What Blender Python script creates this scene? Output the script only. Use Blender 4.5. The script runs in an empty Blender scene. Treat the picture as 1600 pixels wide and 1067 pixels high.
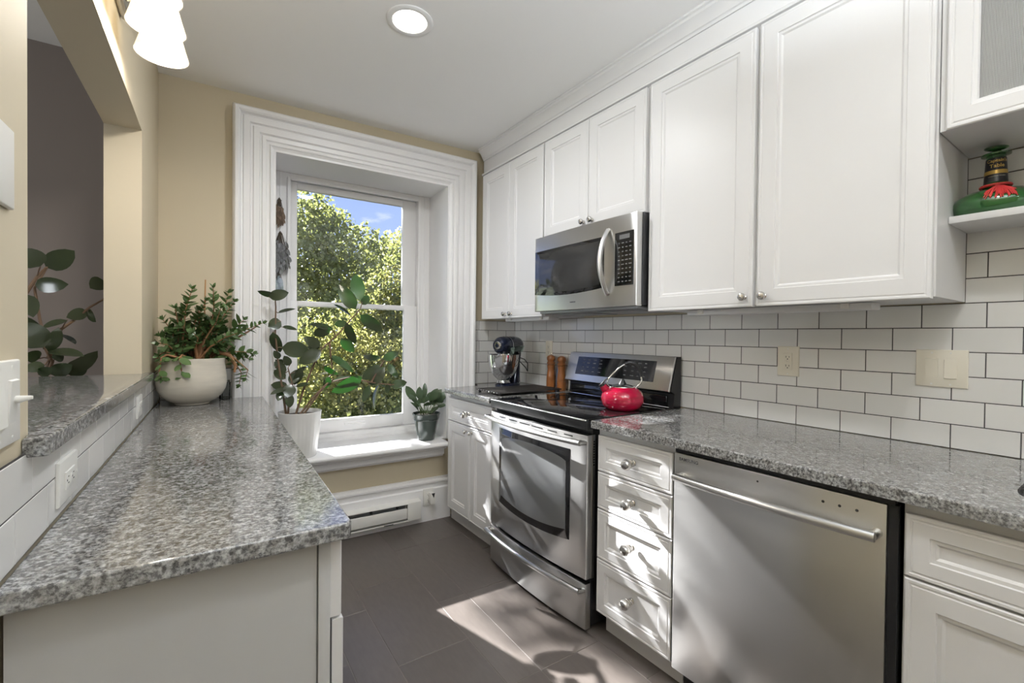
import bpy, bmesh, math, random
from mathutils import Vector, Matrix
import numpy as np

scene = bpy.context.scene
COL = scene.collection

# ------------------------------------------------------------------ camera
def make_camera():
    f, pitch, yaw, roll, cz = 713.02, .01182, .60492, .01048, 1.26325
    c, s = math.cos(yaw), math.sin(yaw)
    fw = Vector((s, c, 0)); rt = Vector((c, -s, 0)); up = Vector((0, 0, 1))
    f2 = fw*math.cos(pitch) - up*math.sin(pitch); u2 = up*math.cos(pitch) + fw*math.sin(pitch)
    r3 = rt*math.cos(roll) + u2*math.sin(roll); u3 = u2*math.cos(roll) - rt*math.sin(roll)
    cam = bpy.data.cameras.new('camera'); o = bpy.data.objects.new('camera', cam); COL.objects.link(o)
    cam.sensor_fit = 'HORIZONTAL'; cam.sensor_width = 36; cam.lens = 36*f/1600
    cam.clip_start = .02; cam.clip_end = 300
    o.matrix_world = Matrix(((r3.x, u3.x, -f2.x, 0), (r3.y, u3.y, -f2.y, 0), (r3.z, u3.z, -f2.z, cz), (0, 0, 0, 1)))
    scene.camera = o
make_camera()

# ------------------------------------------------------------------ exposure, world, sun
scene.view_settings.view_transform = 'Standard'
scene.view_settings.look = 'None'
scene.view_settings.gamma = 1
scene.view_settings.use_curve_mapping = False
scene.view_settings.exposure = 0.14
scene.cycles.use_denoising = True
scene.cycles.max_bounces = 10
scene.cycles.diffuse_bounces = 5
scene.cycles.glossy_bounces = 5
scene.cycles.transparent_max_bounces = 12
scene.cycles.caustics_reflective = False
scene.cycles.caustics_refractive = False
scene.cycles.sample_clamp_indirect = 6

SUN_DIR = Vector((.27, -1, -.618))
def make_world():
    w = bpy.data.worlds.new('world'); scene.world = w; w.use_nodes = True
    nt = w.node_tree; nt.nodes.clear(); N = nt.nodes.new; L = nt.links.new
    out = N('ShaderNodeOutputWorld'); bg = N('ShaderNodeBackground'); L(bg.outputs[0], out.inputs[0])
    tc = N('ShaderNodeTexCoord'); sep = N('ShaderNodeSeparateXYZ'); L(tc.outputs['Generated'], sep.inputs[0])
    r = N('ShaderNodeValToRGB'); L(sep.outputs['Z'], r.inputs[0])
    r.color_ramp.elements[0].position = 0; r.color_ramp.elements[0].color = (.38, .49, .84, 1)
    r.color_ramp.elements[1].position = .6; r.color_ramp.elements[1].color = (.20, .31, .74, 1)
    nz = N('ShaderNodeTexNoise'); nz.inputs['Scale'].default_value = 7; nz.inputs['Detail'].default_value = 6
    mp = N('ShaderNodeMapping'); mp.inputs['Scale'].default_value = (1, 1, 2.6); L(tc.outputs['Generated'], mp.inputs[0]); L(mp.outputs[0], nz.inputs['Vector'])
    cr = N('ShaderNodeValToRGB'); L(nz.outputs[0], cr.inputs[0])
    cr.color_ramp.elements[0].position = .55; cr.color_ramp.elements[0].color = (0, 0, 0, 1)
    cr.color_ramp.elements[1].position = .72; cr.color_ramp.elements[1].color = (.8, .8, .8, 1)
    mx = N('ShaderNodeMixRGB'); L(cr.outputs[0], mx.inputs[0]); L(r.outputs[0], mx.inputs[1]); mx.inputs[2].default_value = (.95, .95, 1, 1)
    L(mx.outputs[0], bg.inputs[0]); bg.inputs[1].default_value = 1.35
make_world()

def make_sun():
    l = bpy.data.lights.new('sun', 'SUN'); l.energy = 33.0; l.angle = math.radians(.53); l.color = (1, 1, 1)
    o = bpy.data.objects.new('sun', l); COL.objects.link(o)
    o.rotation_mode = 'QUATERNION'; o.rotation_quaternion = SUN_DIR.to_track_quat('-Z', 'Y'); o.location = (-3, 12, 9)
make_sun()

def area(name, loc, aim, sx, sy, power, color):
    l = bpy.data.lights.new(name, 'AREA'); l.shape = 'RECTANGLE'; l.size = sx; l.size_y = sy; l.energy = power; l.color = color
    o = bpy.data.objects.new(name, l); COL.objects.link(o); o.location = loc
    o.rotation_mode = 'QUATERNION'; o.rotation_quaternion = Vector(aim).to_track_quat('-Z', 'Y')
    return o
# added fill lights standing in for daylight; no window is built at either spot
area('rear_fill_light', (.55, -3.42, 1.45), (0, 1, 0), 1.5, 1.7, 7, (.90, .95, 1))
area('dining_fill_light', (-3.55, 1.2, 1.5), (1, .25, 0), 1.0, 1.4, 60, (.9, .95, 1))

# ------------------------------------------------------------------ frames of the room (walls slightly out of square)
XR, CY = 2.0126, 2.863            # right-hand wall plane, corner with the window wall
AW, AL = -.0418, .0322
CEIL = 2.585
FR = Matrix.Identity(4)
FWIN = Matrix.Translation((XR, CY, 0)) @ Matrix.Rotation(AW, 4, 'Z')      # x right along the wall, y outward
FL = Matrix.Translation((-.256, .008, 0)) @ Matrix.Rotation(-AL, 4, 'Z')  # x out of the left wall, y along it
FFL = Matrix.Translation((1.08, 1.9, 0)) @ Matrix.Rotation(-.0165, 4, 'Z')

# ------------------------------------------------------------------ mesh building
class MB:
    def __init__(s): s.bm = bmesh.new(); s.m = 0; s.mats = []
    def mat(s, m):
        if m not in s.mats: s.mats.append(m)
        s.m = s.mats.index(m); return s
    def _fin(s, fs):
        for f in fs: f.material_index = s.m
    def box(s, x0, x1, y0, y1, z0, z1, bev=0, seg=2):
        x0, x1 = min(x0, x1), max(x0, x1); y0, y1 = min(y0, y1), max(y0, y1); z0, z1 = min(z0, z1), max(z0, z1)
        v = [s.bm.verts.new(p) for p in ((x0,y0,z0),(x1,y0,z0),(x1,y1,z0),(x0,y1,z0),(x0,y0,z1),(x1,y0,z1),(x1,y1,z1),(x0,y1,z1))]
        fs = [s.bm.faces.new([v[i] for i in q]) for q in ((0,3,2,1),(4,5,6,7),(0,1,5,4),(1,2,6,5),(2,3,7,6),(3,0,4,7))]
        s._fin(fs)
        if bev > 0:
            es = list({e for f in fs for e in f.edges})
            r = bmesh.ops.bevel(s.bm, geom=es, offset=min(bev, .45*min(x1-x0, y1-y0, z1-z0)), segments=seg, profile=.5, affect='EDGES')
            s._fin(r['faces'])
        return s
    def prism(s, poly, axis, a, b, bev=0):
        """extrude a 2-D polygon along axis ('x','y','z') from a to b"""
        def P(p, t):
            return {'x': (t, p[0], p[1]), 'y': (p[0], t, p[1]), 'z': (p[0], p[1], t)}[axis]
        v0 = [s.bm.verts.new(P(p, a)) for p in poly]; v1 = [s.bm.verts.new(P(p, b)) for p in poly]
        n = len(poly); fs = []
        for i in range(n):
            j = (i+1) % n; fs.append(s.bm.faces.new((v0[i], v0[j], v1[j], v1[i])))
        e0 = s.bm.faces.new(v0[::-1]); e1 = s.bm.faces.new(v1); fs += [e0, e1]
        s._fin(fs)
        if bev > 0:
            es = list(set(e0.edges) | set(e1.edges))
            r = bmesh.ops.bevel(s.bm, geom=es, offset=bev, segments=3, profile=.5, affect='EDGES'); s._fin(r['faces'])
        return s
    def lathe(s, c, prof, n=32, axis=(0, 0, 1), cap0=True, cap1=True):
        """prof: (radius, distance along axis)"""
        ax = Vector(axis).normalized(); q = Vector((0, 0, 1)).rotation_difference(ax); c = Vector(c)
        rings = []
        for r, h in prof:
            rings.append([s.bm.verts.new(c + q @ Vector((r*math.cos(2*math.pi*k/n), r*math.sin(2*math.pi*k/n), h))) for k in range(n)])
        fs = []
        for a, b in zip(rings, rings[1:]):
            for k in range(n):
                fs.append(s.bm.faces.new((a[k], a[(k+1) % n], b[(k+1) % n], b[k])))
        if cap0 and prof[0][0] > 1e-5: fs.append(s.bm.faces.new(rings[0][::-1]))
        if cap1 and prof[-1][0] > 1e-5: fs.append(s.bm.faces.new(rings[-1]))
        s._fin(fs); return s
    def cyl(s, a, b, r, r1=None, n=20):
        a, b = Vector(a), Vector(b)
        return s.lathe(a, [(r, 0), (r if r1 is None else r1, (b-a).length)], n, b-a)
    def tube(s, pts, r, n=10):
        pts = [Vector(p) for p in pts]; rs = r if isinstance(r, (list, tuple)) else [r]*len(pts)
        up = Vector((0, 0, 1)); prev = None; rings = []
        for i, p in enumerate(pts):
            t = (pts[min(i+1, len(pts)-1)] - pts[max(i-1, 0)]).normalized()
            if prev is None:
                a = t.cross(up if abs(t.z) < .9 else Vector((1, 0, 0))).normalized()
            else:
                a = (prev - t*prev.dot(t)).normalized()
            prev = a; b = t.cross(a)
            rings.append([s.bm.verts.new(p + (a*math.cos(2*math.pi*k/n) + b*math.sin(2*math.pi*k/n))*rs[i]) for k in range(n)])
        fs = []
        for A, B in zip(rings, rings[1:]):
            for k in range(n): fs.append(s.bm.faces.new((A[k], A[(k+1) % n], B[(k+1) % n], B[k])))
        fs.append(s.bm.faces.new(rings[0][::-1])); fs.append(s.bm.faces.new(rings[-1]))
        s._fin(fs); return s
    def ell(s, c, rad, rot=None, nu=20, nv=12):
        c = Vector(c); rot = rot or Matrix.Identity(3); rings = []
        for i in range(1, nv):
            th = math.pi*i/nv
            rings.append([s.bm.verts.new(c + rot @ Vector((rad[0]*math.sin(th)*math.cos(2*math.pi*k/nu), rad[1]*math.sin(th)*math.sin(2*math.pi*k/nu), rad[2]*math.cos(th)))) for k in range(nu)])
        t = s.bm.verts.new(c + rot @ Vector((0, 0, rad[2]))); b = s.bm.verts.new(c - rot @ Vector((0, 0, rad[2]))); fs = []
        for A, B in zip(rings, rings[1:]):
            for k in range(nu): fs.append(s.bm.faces.new((A[k], B[k], B[(k+1) % nu], A[(k+1) % nu])))
        for k in range(nu):
            fs.append(s.bm.faces.new((t, rings[0][k], rings[0][(k+1) % nu]))); fs.append(s.bm.faces.new((b, rings[-1][(k+1) % nu], rings[-1][k])))
        s._fin(fs); return s
    def grid(s, pts, smooth=True):
        """pts: rows of points -> one sheet"""
        V = [[s.bm.verts.new(p) for p in row] for row in pts]; fs = []
        for A, B in zip(V, V[1:]):
            for k in range(len(A)-1): fs.append(s.bm.faces.new((A[k], A[k+1], B[k+1], B[k])))
        s._fin(fs); return s
    def loops(s, loops, cap=True):
        """connect successive closed loops of equal length; cap the last (and the first)"""
        V = [[s.bm.verts.new(p) for p in l] for l in loops]; n = len(V[0]); fs = []
        for A, B in zip(V, V[1:]):
            for k in range(n): fs.append(s.bm.faces.new((A[k], A[(k+1) % n], B[(k+1) % n], B[k])))
        if cap: fs += [s.bm.faces.new(V[-1]), s.bm.faces.new(V[0][::-1])]
        s._fin(fs); return s
    def door(s, P, w, h, t=.02, stile=.055, slab=False):
        """framed recessed-panel front; P(u,v,d) -> point, d outward"""
        prof = [(0, 0), (0, t-.003), (.003, t)]
        if not slab:
            prof += [(.0085, t), (.0105, t-.0014), (.0135, t-.0014), (.0155, t)] if min(w, h) > .1 else []
            prof += [(stile, t), (stile+.002, t-.004), (stile+.010, t-.0045), (stile+.016, t-.009)]
        L = []
        for i, d in prof:
            i = min(i, .49*min(w, h))
            L.append([P(i, i, d), P(w-i, i, d), P(w-i, h-i, d), P(i, h-i, d)])
        return s.loops(L)
    def leaf(s, b, t, w, nrm, droop=.12, fold=.12, n=6, stalk=0):
        b, t = Vector(b), Vector(t); ax = t-b; ln = ax.length; ax.normalize(); nrm = Vector(nrm)
        nrm = nrm - ax*nrm.dot(ax)
        if nrm.length < 1e-4: nrm = ax.orthogonal()
        nrm.normalize(); sd = ax.cross(nrm); rows = []
        for i in range(n+1):
            u = i/n; hw = .5*w*(math.sin(math.pi*u**.85)**.62 if 0 < u < 1 else 0) + .0004
            c = b + ax*(ln*u) + nrm*(droop*ln*(u*(1-u)*1.2 - .25*u*u*u))
            rows.append([c + sd*hw + nrm*(fold*hw), c, c - sd*hw + nrm*(fold*hw)])
        return s.grid(rows)
    def mesh(s, name, mats, base, smooth=True, angle=32):
        bmesh.ops.recalc_face_normals(s.bm, faces=s.bm.faces)
        if base is not None: bmesh.ops.translate(s.bm, verts=s.bm.verts, vec=-Vector(base))
        me = bpy.data.meshes.new(name); s.bm.to_mesh(me); s.bm.free()
        for m in (s.mats or mats): me.materials.append(m)
        if smooth:
            me.polygons.foreach_set('use_smooth', [True]*len(me.polygons))
            me.set_sharp_from_angle(angle=math.radians(angle))
        return me

BASE = {}
def tag(o, label=None, cat=None, group=None, kind=None):
    if label: o['label'] = label
    if cat: o['category'] = cat
    if group: o['group'] = group
    if kind: o['kind'] = kind
    return o
def thing(name, label, cat, frame, base, group=None, kind=None):
    """an Empty at the thing's base; parts are given in frame coordinates"""
    o = bpy.data.objects.new(name, None); COL.objects.link(o); o.empty_display_size = .05
    o.matrix_world = frame @ Matrix.Translation(base); BASE[o.name] = Vector(base)
    return tag(o, label, cat, group, kind)
def islands(mb):
    """split a builder into one builder per connected piece"""
    bm = mb.bm; seen = set(); out = []
    for v in bm.verts:
        if v in seen: continue
        st, comp = [v], []; seen.add(v)
        while st:
            q = st.pop(); comp.append(q)
            for e in q.link_edges:
                w = e.other_vert(q)
                if w not in seen: seen.add(w); st.append(w)
        n = MB(); mp = {q: n.bm.verts.new(q.co) for q in comp}; fs = {f for q in comp for f in q.link_faces}
        for f in fs: n.bm.faces.new([mp[x] for x in f.verts])
        out.append(n)
    bm.free(); return out
def part(parent, name, mb, m, label=None, kind=None, smooth=True, angle=32, split=False):
    if split:
        for n in islands(mb): o = part(parent, name, n, m, label, kind, smooth, angle)
        return o
    b = BASE[parent.name]; o = bpy.data.objects.new(name, mb.mesh(name, [m], b, smooth, angle)); COL.objects.link(o)
    o.parent = parent; BASE[o.name] = b
    return tag(o, label, None, None, kind)
def solo(name, label, cat, frame, base, mb, m, group=None, kind=None, smooth=True, angle=32):
    o = bpy.data.objects.new(name, mb.mesh(name, [m], base, smooth, angle)); COL.objects.link(o)
    o.matrix_world = frame @ Matrix.Translation(base); BASE[o.name] = Vector(base)
    return tag(o, label, cat, group, kind)
def copy_tree(o, parent=None):
    c = o.copy(); COL.objects.link(c); c.parent = parent; BASE[c.name] = BASE[o.name]
    for ch in list(o.children): copy_tree(ch, c)
    return c
def text_mesh(txt, size, depth=.0004, bold=False, spacing=1.0):
    cu = bpy.data.curves.new('t', 'FONT'); cu.body = txt; cu.size = size; cu.extrude = depth; cu.space_character = spacing
    cu.align_x = 'CENTER'; cu.align_y = 'CENTER'; cu.resolution_u = 3
    if bold: cu.offset = size*.02
    o = bpy.data.objects.new('t', cu); COL.objects.link(o)
    dg = bpy.context.evaluated_depsgraph_get(); me = bpy.data.meshes.new_from_object(o.evaluated_get(dg))
    bpy.data.objects.remove(o); bpy.data.curves.remove(cu)
    return me
def lettering(parent, txt, size, m, fn, bold=False, spacing=1.0, depth=.0004, name='lettering'):
    """fn maps text-plane (x right, y up, z out) to frame coordinates"""
    me = text_mesh(txt, size, depth, bold, spacing); b = BASE[parent.name]; me.name = name
    for v in me.vertices: v.co = Vector(fn(v.co.x, v.co.y, v.co.z)) - b
    me.materials.clear(); me.materials.append(m)
    o = bpy.data.objects.new(name, me); COL.objects.link(o); o.parent = parent; BASE[o.name] = b
    return o

# ------------------------------------------------------------------ materials
MATS = {}
def material(name):
    m = bpy.data.materials.new(name); m.use_nodes = True; nt = m.node_tree
    return m, nt, nt.nodes['Principled BSDF']
def simple(name, col, rough=.5, metal=0, bump=0, bscale=200, coat=0, emit=None, es=0, trans=0, ior=1.45, spec=.5, aniso=0):
    if name in MATS: return MATS[name]
    m, nt, p = material(name); N = nt.nodes.new; L = nt.links.new
    p.inputs['Base Color'].default_value = (*col, 1); p.inputs['Roughness'].default_value = rough; p.inputs['Metallic'].default_value = metal
    p.inputs['Coat Weight'].default_value = coat; p.inputs['Transmission Weight'].default_value = trans; p.inputs['IOR'].default_value = ior
    p.inputs['Specular IOR Level'].default_value = spec; p.inputs['Anisotropic'].default_value = aniso
    if emit: p.inputs['Emission Color'].default_value = (*emit, 1); p.inputs['Emission Strength'].default_value = es
    tc = N('ShaderNodeTexCoord'); nz = N('ShaderNodeTexNoise'); nz.inputs['Scale'].default_value = bscale; nz.inputs['Detail'].default_value = 3
    L(tc.outputs['Object'], nz.inputs['Vector'])
    if bump:
        b = N('ShaderNodeBump'); b.inputs['Strength'].default_value = bump; b.inputs['Distance'].default_value = .002
        L(nz.outputs[0], b.inputs['Height']); L(b.outputs[0], p.inputs['Normal'])
    else:   # faint unevenness of gloss
        mr = N('ShaderNodeMapRange'); mr.inputs['To Min'].default_value = max(0, rough-.03); mr.inputs['To Max'].default_value = min(1, rough+.03)
        nz.inputs['Scale'].default_value = 25; L(nz.outputs[0], mr.inputs['Value']); L(mr.outputs[0], p.inputs['Roughness'])
    MATS[name] = m; return m
def ramp(nt, pts):
    r = nt.nodes.new('ShaderNodeValToRGB'); e = r.color_ramp.elements
    while len(e) > 1: e.remove(e[-1])
    e[0].position = pts[0][0]; e[0].color = (*pts[0][1], 1)
    for p, c in pts[1:]: x = e.new(p); x.color = (*c, 1)
    return r

WHITE = simple('cabinet_white', (.755, .75, .752), .38)
TRIM = simple('trim_white', (.86, .855, .855), .35)
TAN = simple('wall_tan', (.60, .525, .385), .6, bump=.05, bscale=300)
CEILM = simple('ceiling_white', (.92, .915, .905), .8)
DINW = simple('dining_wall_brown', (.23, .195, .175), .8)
BLACK = simple('black_plastic', (.012, .012, .013), .35)
BGLASS = simple('black_glass', (.008, .008, .009), .04, coat=.5)
CHROME = simple('chrome', (.75, .75, .76), .08, 1)
NICKEL = simple('satin_nickel', (.60, .58, .55), .26, 1)
PLATE = simple('plate_white', (.83, .82, .78), .35)
PLATEI = simple('plate_ivory', (.78, .74, .64), .35)
GROUT = simple('grout_dark', (.05, .045, .045), .8)
GROUTF = simple('grout_floor', (.16, .14, .125), .85)
DARK = simple('dark_slot', (.02, .02, .02), .6)
PANEL_SHADED = simple('end_panel_shaded', (.50, .50, .50), .4)  # cabinet white darkened, the panel's weaker light put into the colour
SOIL = simple('potting_soil', (.03, .02, .014), .95, bump=1, bscale=150)
STEM = simple('plant_stem', (.16, .10, .06), .7)
GREY = simple('grey_metal', (.30, .31, .32), .4, .6)

def stainless(name, axis, base=(.60, .595, .585), rough=.30):
    """steel brushed sideways: reflections are drawn out upwards"""
    m, nt, p = material(name); N = nt.nodes.new; L = nt.links.new
    p.inputs['Base Color'].default_value = (*base, 1); p.inputs['Metallic'].default_value = 1
    p.inputs['Anisotropic'].default_value = .75; p.inputs['Anisotropic Rotation'].default_value = .25
    tg = N('ShaderNodeTangent'); tg.direction_type = 'RADIAL'; tg.axis = 'Z'; L(tg.outputs[0], p.inputs['Tangent'])
    tc = N('ShaderNodeTexCoord'); mp = N('ShaderNodeMapping'); L(tc.outputs['Object'], mp.inputs[0]); mp.inputs['Scale'].default_value = (30, 6, 500)
    nz = N('ShaderNodeTexNoise'); nz.inputs['Scale'].default_value = 1; nz.inputs['Detail'].default_value = 2; L(mp.outputs[0], nz.inputs['Vector'])
    mr = N('ShaderNodeMapRange'); mr.inputs['To Min'].default_value = rough-.03; mr.inputs['To Max'].default_value = rough+.03
    L(nz.outputs[0], mr.inputs['Value']); L(mr.outputs[0], p.inputs['Roughness'])
    return m
STEEL = stainless('brushed_steel', 'y')
STEELV = stainless('brushed_steel_upright', 'z')

def granite():
    m, nt, p = material('speckled_granite'); N = nt.nodes.new; L = nt.links.new
    tc = N('ShaderNodeTexCoord')
    n1 = N('ShaderNodeTexNoise'); n1.inputs['Scale'].default_value = 145; n1.inputs['Detail'].default_value = 4; n1.inputs['Roughness'].default_value = .66
    n2 = N('ShaderNodeTexVoronoi'); n2.inputs['Scale'].default_value = 230; n2.inputs['Randomness'].default_value = 1
    n3 = N('ShaderNodeTexNoise'); n3.inputs['Scale'].default_value = 55; n3.inputs['Detail'].default_value = 2
    for n in (n1, n2, n3): L(tc.outputs['Object'], n.inputs['Vector'])
    r1 = ramp(nt, [(.38, (.008, .008, .009)), (.445, (.035, .036, .038)), (.475, (.17, .172, .172)), (.56, (.31, .312, .31)), (.66, (.52, .52, .515)), (.78, (.70, .70, .70))])
    L(n1.outputs[0], r1.inputs[0])
    r2 = ramp(nt, [(0, (.09, .09, .092)), (.3, (.33, .32, .305)), (.6, (.55, .545, .535)), (1, (.29, .29, .29))]); L(n2.outputs['Color'], r2.inputs[0])
    mx = N('ShaderNodeMixRGB'); mx.inputs[0].default_value = .22; L(r1.outputs[0], mx.inputs[1]); L(r2.outputs[0], mx.inputs[2])
    r3 = ramp(nt, [(.40, (.54, .51, .48)), (.56, (1, 1, 1))]); L(n3.outputs[0], r3.inputs[0])
    m2 = N('ShaderNodeMixRGB'); m2.blend_type = 'MULTIPLY'; m2.inputs[0].default_value = .7; L(mx.outputs[0], m2.inputs[1]); L(r3.outputs[0], m2.inputs[2])
    L(m2.outputs[0], p.inputs['Base Color']); p.inputs['Roughness'].default_value = .09; p.inputs['Specular IOR Level'].default_value = .65; p.inputs['Coat Weight'].default_value = .12; p.inputs['Coat IOR'].default_value = 1.5; p.inputs['Coat Roughness'].default_value = .14
    return m
GRANITE = granite()

def island_var(name, ca, cb, rough, bump=0, bscale=120, spec=.5, stretch=None):
    """colour varies a little from tile to tile"""
    m, nt, p = material(name); N = nt.nodes.new; L = nt.links.new
    g = N('ShaderNodeNewGeometry'); r = ramp(nt, [(0, ca), (1, cb)]); L(g.outputs['Random Per Island'], r.inputs[0])
    tc = N('ShaderNodeTexCoord'); mp = N('ShaderNodeMapping'); L(tc.outputs['Object'], mp.inputs[0])
    if stretch: mp.inputs['Scale'].default_value = stretch
    nz = N('ShaderNodeTexNoise'); nz.inputs['Scale'].default_value = bscale; nz.inputs['Detail'].default_value = 5; L(mp.outputs[0], nz.inputs['Vector'])
    mr = N('ShaderNodeMapRange'); mr.inputs['To Min'].default_value = .82; mr.inputs['To Max'].default_value = 1.18; L(nz.outputs[0], mr.inputs['Value'])
    mx = N('ShaderNodeMixRGB'); mx.blend_type = 'MULTIPLY'; mx.inputs[0].default_value = 1 if bump else 0
    L(r.outputs[0], mx.inputs[1]); L(mr.outputs[0], mx.inputs[2]); L(mx.outputs[0], p.inputs['Base Color'])
    p.inputs['Roughness'].default_value = rough; p.inputs['Specular IOR Level'].default_value = spec
    if bump:
        b = N('ShaderNodeBump'); b.inputs['Strength'].default_value = bump; b.inputs['Distance'].default_value = .002; L(nz.outputs[0], b.inputs['Height']); L(b.outputs[0], p.inputs['Normal'])
    return m
TILE = island_var('subway_tile_white', (.74, .735, .72), (.80, .795, .78), .09)
FTILE = island_var('floor_tile_taupe', (.088, .074, .066), (.118, .101, .090), .36, bump=.18, bscale=60, stretch=(1, .25, 1))

def leafmat(name, top, under, rough=.35, trans=.25, tcol=None):
    m, nt, p = material(name); N = nt.nodes.new; L = nt.links.new
    g = N('ShaderNodeNewGeometry'); r = ramp(nt, [(0, tuple(c*.75 for c in top)), (1, tuple(min(1, c*1.25) for c in top))]); L(g.outputs['Random Per Island'], r.inputs[0])
    mx = N('ShaderNodeMixRGB'); L(g.outputs['Backfacing'], mx.inputs[0]); L(r.outputs[0], mx.inputs[1]); mx.inputs[2].default_value = (*under, 1)
    L(mx.outputs[0], p.inputs['Base Color']); p.inputs['Roughness'].default_value = rough
    tr = N('ShaderNodeBsdfTranslucent'); tr.inputs[0].default_value = (*(tcol or (top[0]*3, top[1]*4, top[2]*1.2)), 1)
    ms = N('ShaderNodeMixShader'); ms.inputs[0].default_value = trans
    out = nt.nodes['Material Output']; L(p.outputs[0], ms.inputs[1]); L(tr.outputs[0], ms.inputs[2]); L(ms.outputs[0], out.inputs[0])
    return m
RUBBER = leafmat('rubber_leaf', (.015, .025, .026), (.045, .055, .030), .16, .03, (.05, .45, .03))
JADE = leafmat('jade_leaf', (.085, .15, .055), (.10, .165, .06), .25, .04, (.2, .5, .08))
LILY = leafmat('broad_leaf', (.028, .055, .026), (.05, .08, .04), .32, .03, (.15, .4, .08))
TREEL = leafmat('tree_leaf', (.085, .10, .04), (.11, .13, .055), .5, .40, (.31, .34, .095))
TREE_SUNLIT = leafmat('tree_leaf_sunlit', (.14, .14, .05), (.16, .155, .06), .5, .5, (.58, .56, .18))  # sunlit copy of the tree leaf, sunlight put into its yellow

def glass_thin(name, tint=(1, 1, 1), gl=.06):
    m, nt, p = material(name); N = nt.nodes.new; L = nt.links.new; nt.nodes.remove(p)
    tr = N('ShaderNodeBsdfTransparent'); tr.inputs[0].default_value = (*tint, 1); gs = N('ShaderNodeBsdfGlossy'); gs.inputs['Roughness'].default_value = .02
    lw = N('ShaderNodeFresnel'); lw.inputs[0].default_value = 1.35; ms = N('ShaderNodeMixShader')
    L(lw.outputs[0], ms.inputs[0]); L(tr.outputs[0], ms.inputs[1]); L(gs.outputs[0], ms.inputs[2]); L(ms.outputs[0], nt.nodes['Material Output'].inputs[0])
    return m
PANE = glass_thin('window_glass')
CLEARP = glass_thin('clear_plastic', (.80, .90, .86))
JARG = glass_thin('clear_glass', (.85, .86, .86))
def emis(name, col, st):
    m, nt, p = material(name); N = nt.nodes.new; nt.nodes.remove(p)
    e = N('ShaderNodeEmission'); e.inputs[0].default_value = (*col, 1); e.inputs[1].default_value = st
    nt.links.new(e.outputs[0], nt.nodes['Material Output'].inputs[0]); return m
BULB = emis('lamp_glow', (1, .93, .80), 14)
def shade_mat():
    m, nt, p = material('frosted_glass_shade'); N = nt.nodes.new; L = nt.links.new
    p.inputs['Base Color'].default_value = (.88, .85, .76, 1); p.inputs['Roughness'].default_value = .3
    p.inputs['Emission Color'].default_value = (1, .90, .70, 1); p.inputs['Emission Strength'].default_value = .30
    t = N('ShaderNodeBsdfTranslucent'); t.inputs[0].default_value = (.95, .90, .80, 1); ms = N('ShaderNodeMixShader'); ms.inputs[0].default_value = .5
    L(p.outputs[0], ms.inputs[1]); L(t.outputs[0], ms.inputs[2]); L(ms.outputs[0], nt.nodes['Material Output'].inputs[0]); return m
SHADE = shade_mat()

# ================================================================== the setting
def tile_wall(mb, P, s0, s1, z0, z1, joint, t=.006, pw=.154, rp=.0778, g=.0018, rnd=None):
    """individual glazed tiles; P(s,z,d) -> point, d out of the wall. joint: a joint of the odd rows"""
    rnd = rnd or random.Random(3)
    mb.mat(GROUT)
    V = [P(s0, z0, t-.0012), P(s1, z0, t-.0012), P(s1, z1, t-.0012), P(s0, z1, t-.0012)]
    mb._fin([mb.bm.faces.new([mb.bm.verts.new(v) for v in V])])
    mb.mat(TILE); r = 0; z = z0
    while z < z1-.004:
        ze = min(z+rp, z1); off = joint + (pw/2 if r % 2 else 0)
        k = math.floor((s0-off)/pw); s = off+k*pw
        while s < s1-.003:
            a, b = max(s, s0)+g/2, min(s+pw, s1)-g/2
            if b-a > .004:
                tl = [rnd.uniform(-.00025, .00025) for _ in range(4)]; i = .0012
                lo = [P(a, z+g/2, t-.002), P(b, z+g/2, t-.002), P(b, ze-g/2, t-.002), P(a, ze-g/2, t-.002)]
                hi = [P(a+i, z+g/2+i, t+tl[0]), P(b-i, z+g/2+i, t+tl[1]), P(b-i, ze-g/2-i, t+tl[2]), P(a+i, ze-g/2-i, t+tl[3])]
                A = [mb.bm.verts.new(v) for v in lo]; B = [mb.bm.verts.new(v) for v in hi]
                fs = [mb.bm.faces.new((A[j], A[(j+1) % 4], B[(j+1) % 4], B[j])) for j in range(4)] + [mb.bm.faces.new(B)]
                mb._fin(fs)
            s += pw
        z = ze; r += 1
    return mb

def build_floor():
    mb = MB().mat(GROUTF); mb.box(-5, 1.2, -6, 1.6, -.06, -.0015)
    mb.mat(FTILE); rnd = random.Random(8)
    edges = [-.595, -.44, -.14, .005, .306, .45]
    cols = []; x = -.595; wide = False
    # alternate narrow and wide courses, extended both ways
    xs = list(edges)
    while xs[0] > -4.6: xs.insert(0, xs[0] - (.30 if (len(xs) % 2 == 0) else .15))
    while xs[-1] < 1.0: xs.append(xs[-1] + (.30 if (len(xs) % 2 == 0) else .15))
    start = {-.595: .175, -.44: -.25, -.14: .05, .005: -.56, .306: -.2}
    g = .0026; Lt = .61
    for a, b in zip(xs, xs[1:]):
        st = start.get(round(a, 3), rnd.uniform(-.3, .3)); y = st - math.ceil((st+5.6)/Lt)*Lt
        while y < 1.3:
            mb.box(a+g/2, b-g/2, y+g/2, y+Lt-g/2, -.012, 0, .0012, 1); y += Lt
    solo('floor', None, None, FFL, (0, 0, 0), mb, FTILE, kind='structure', smooth=False)

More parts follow.
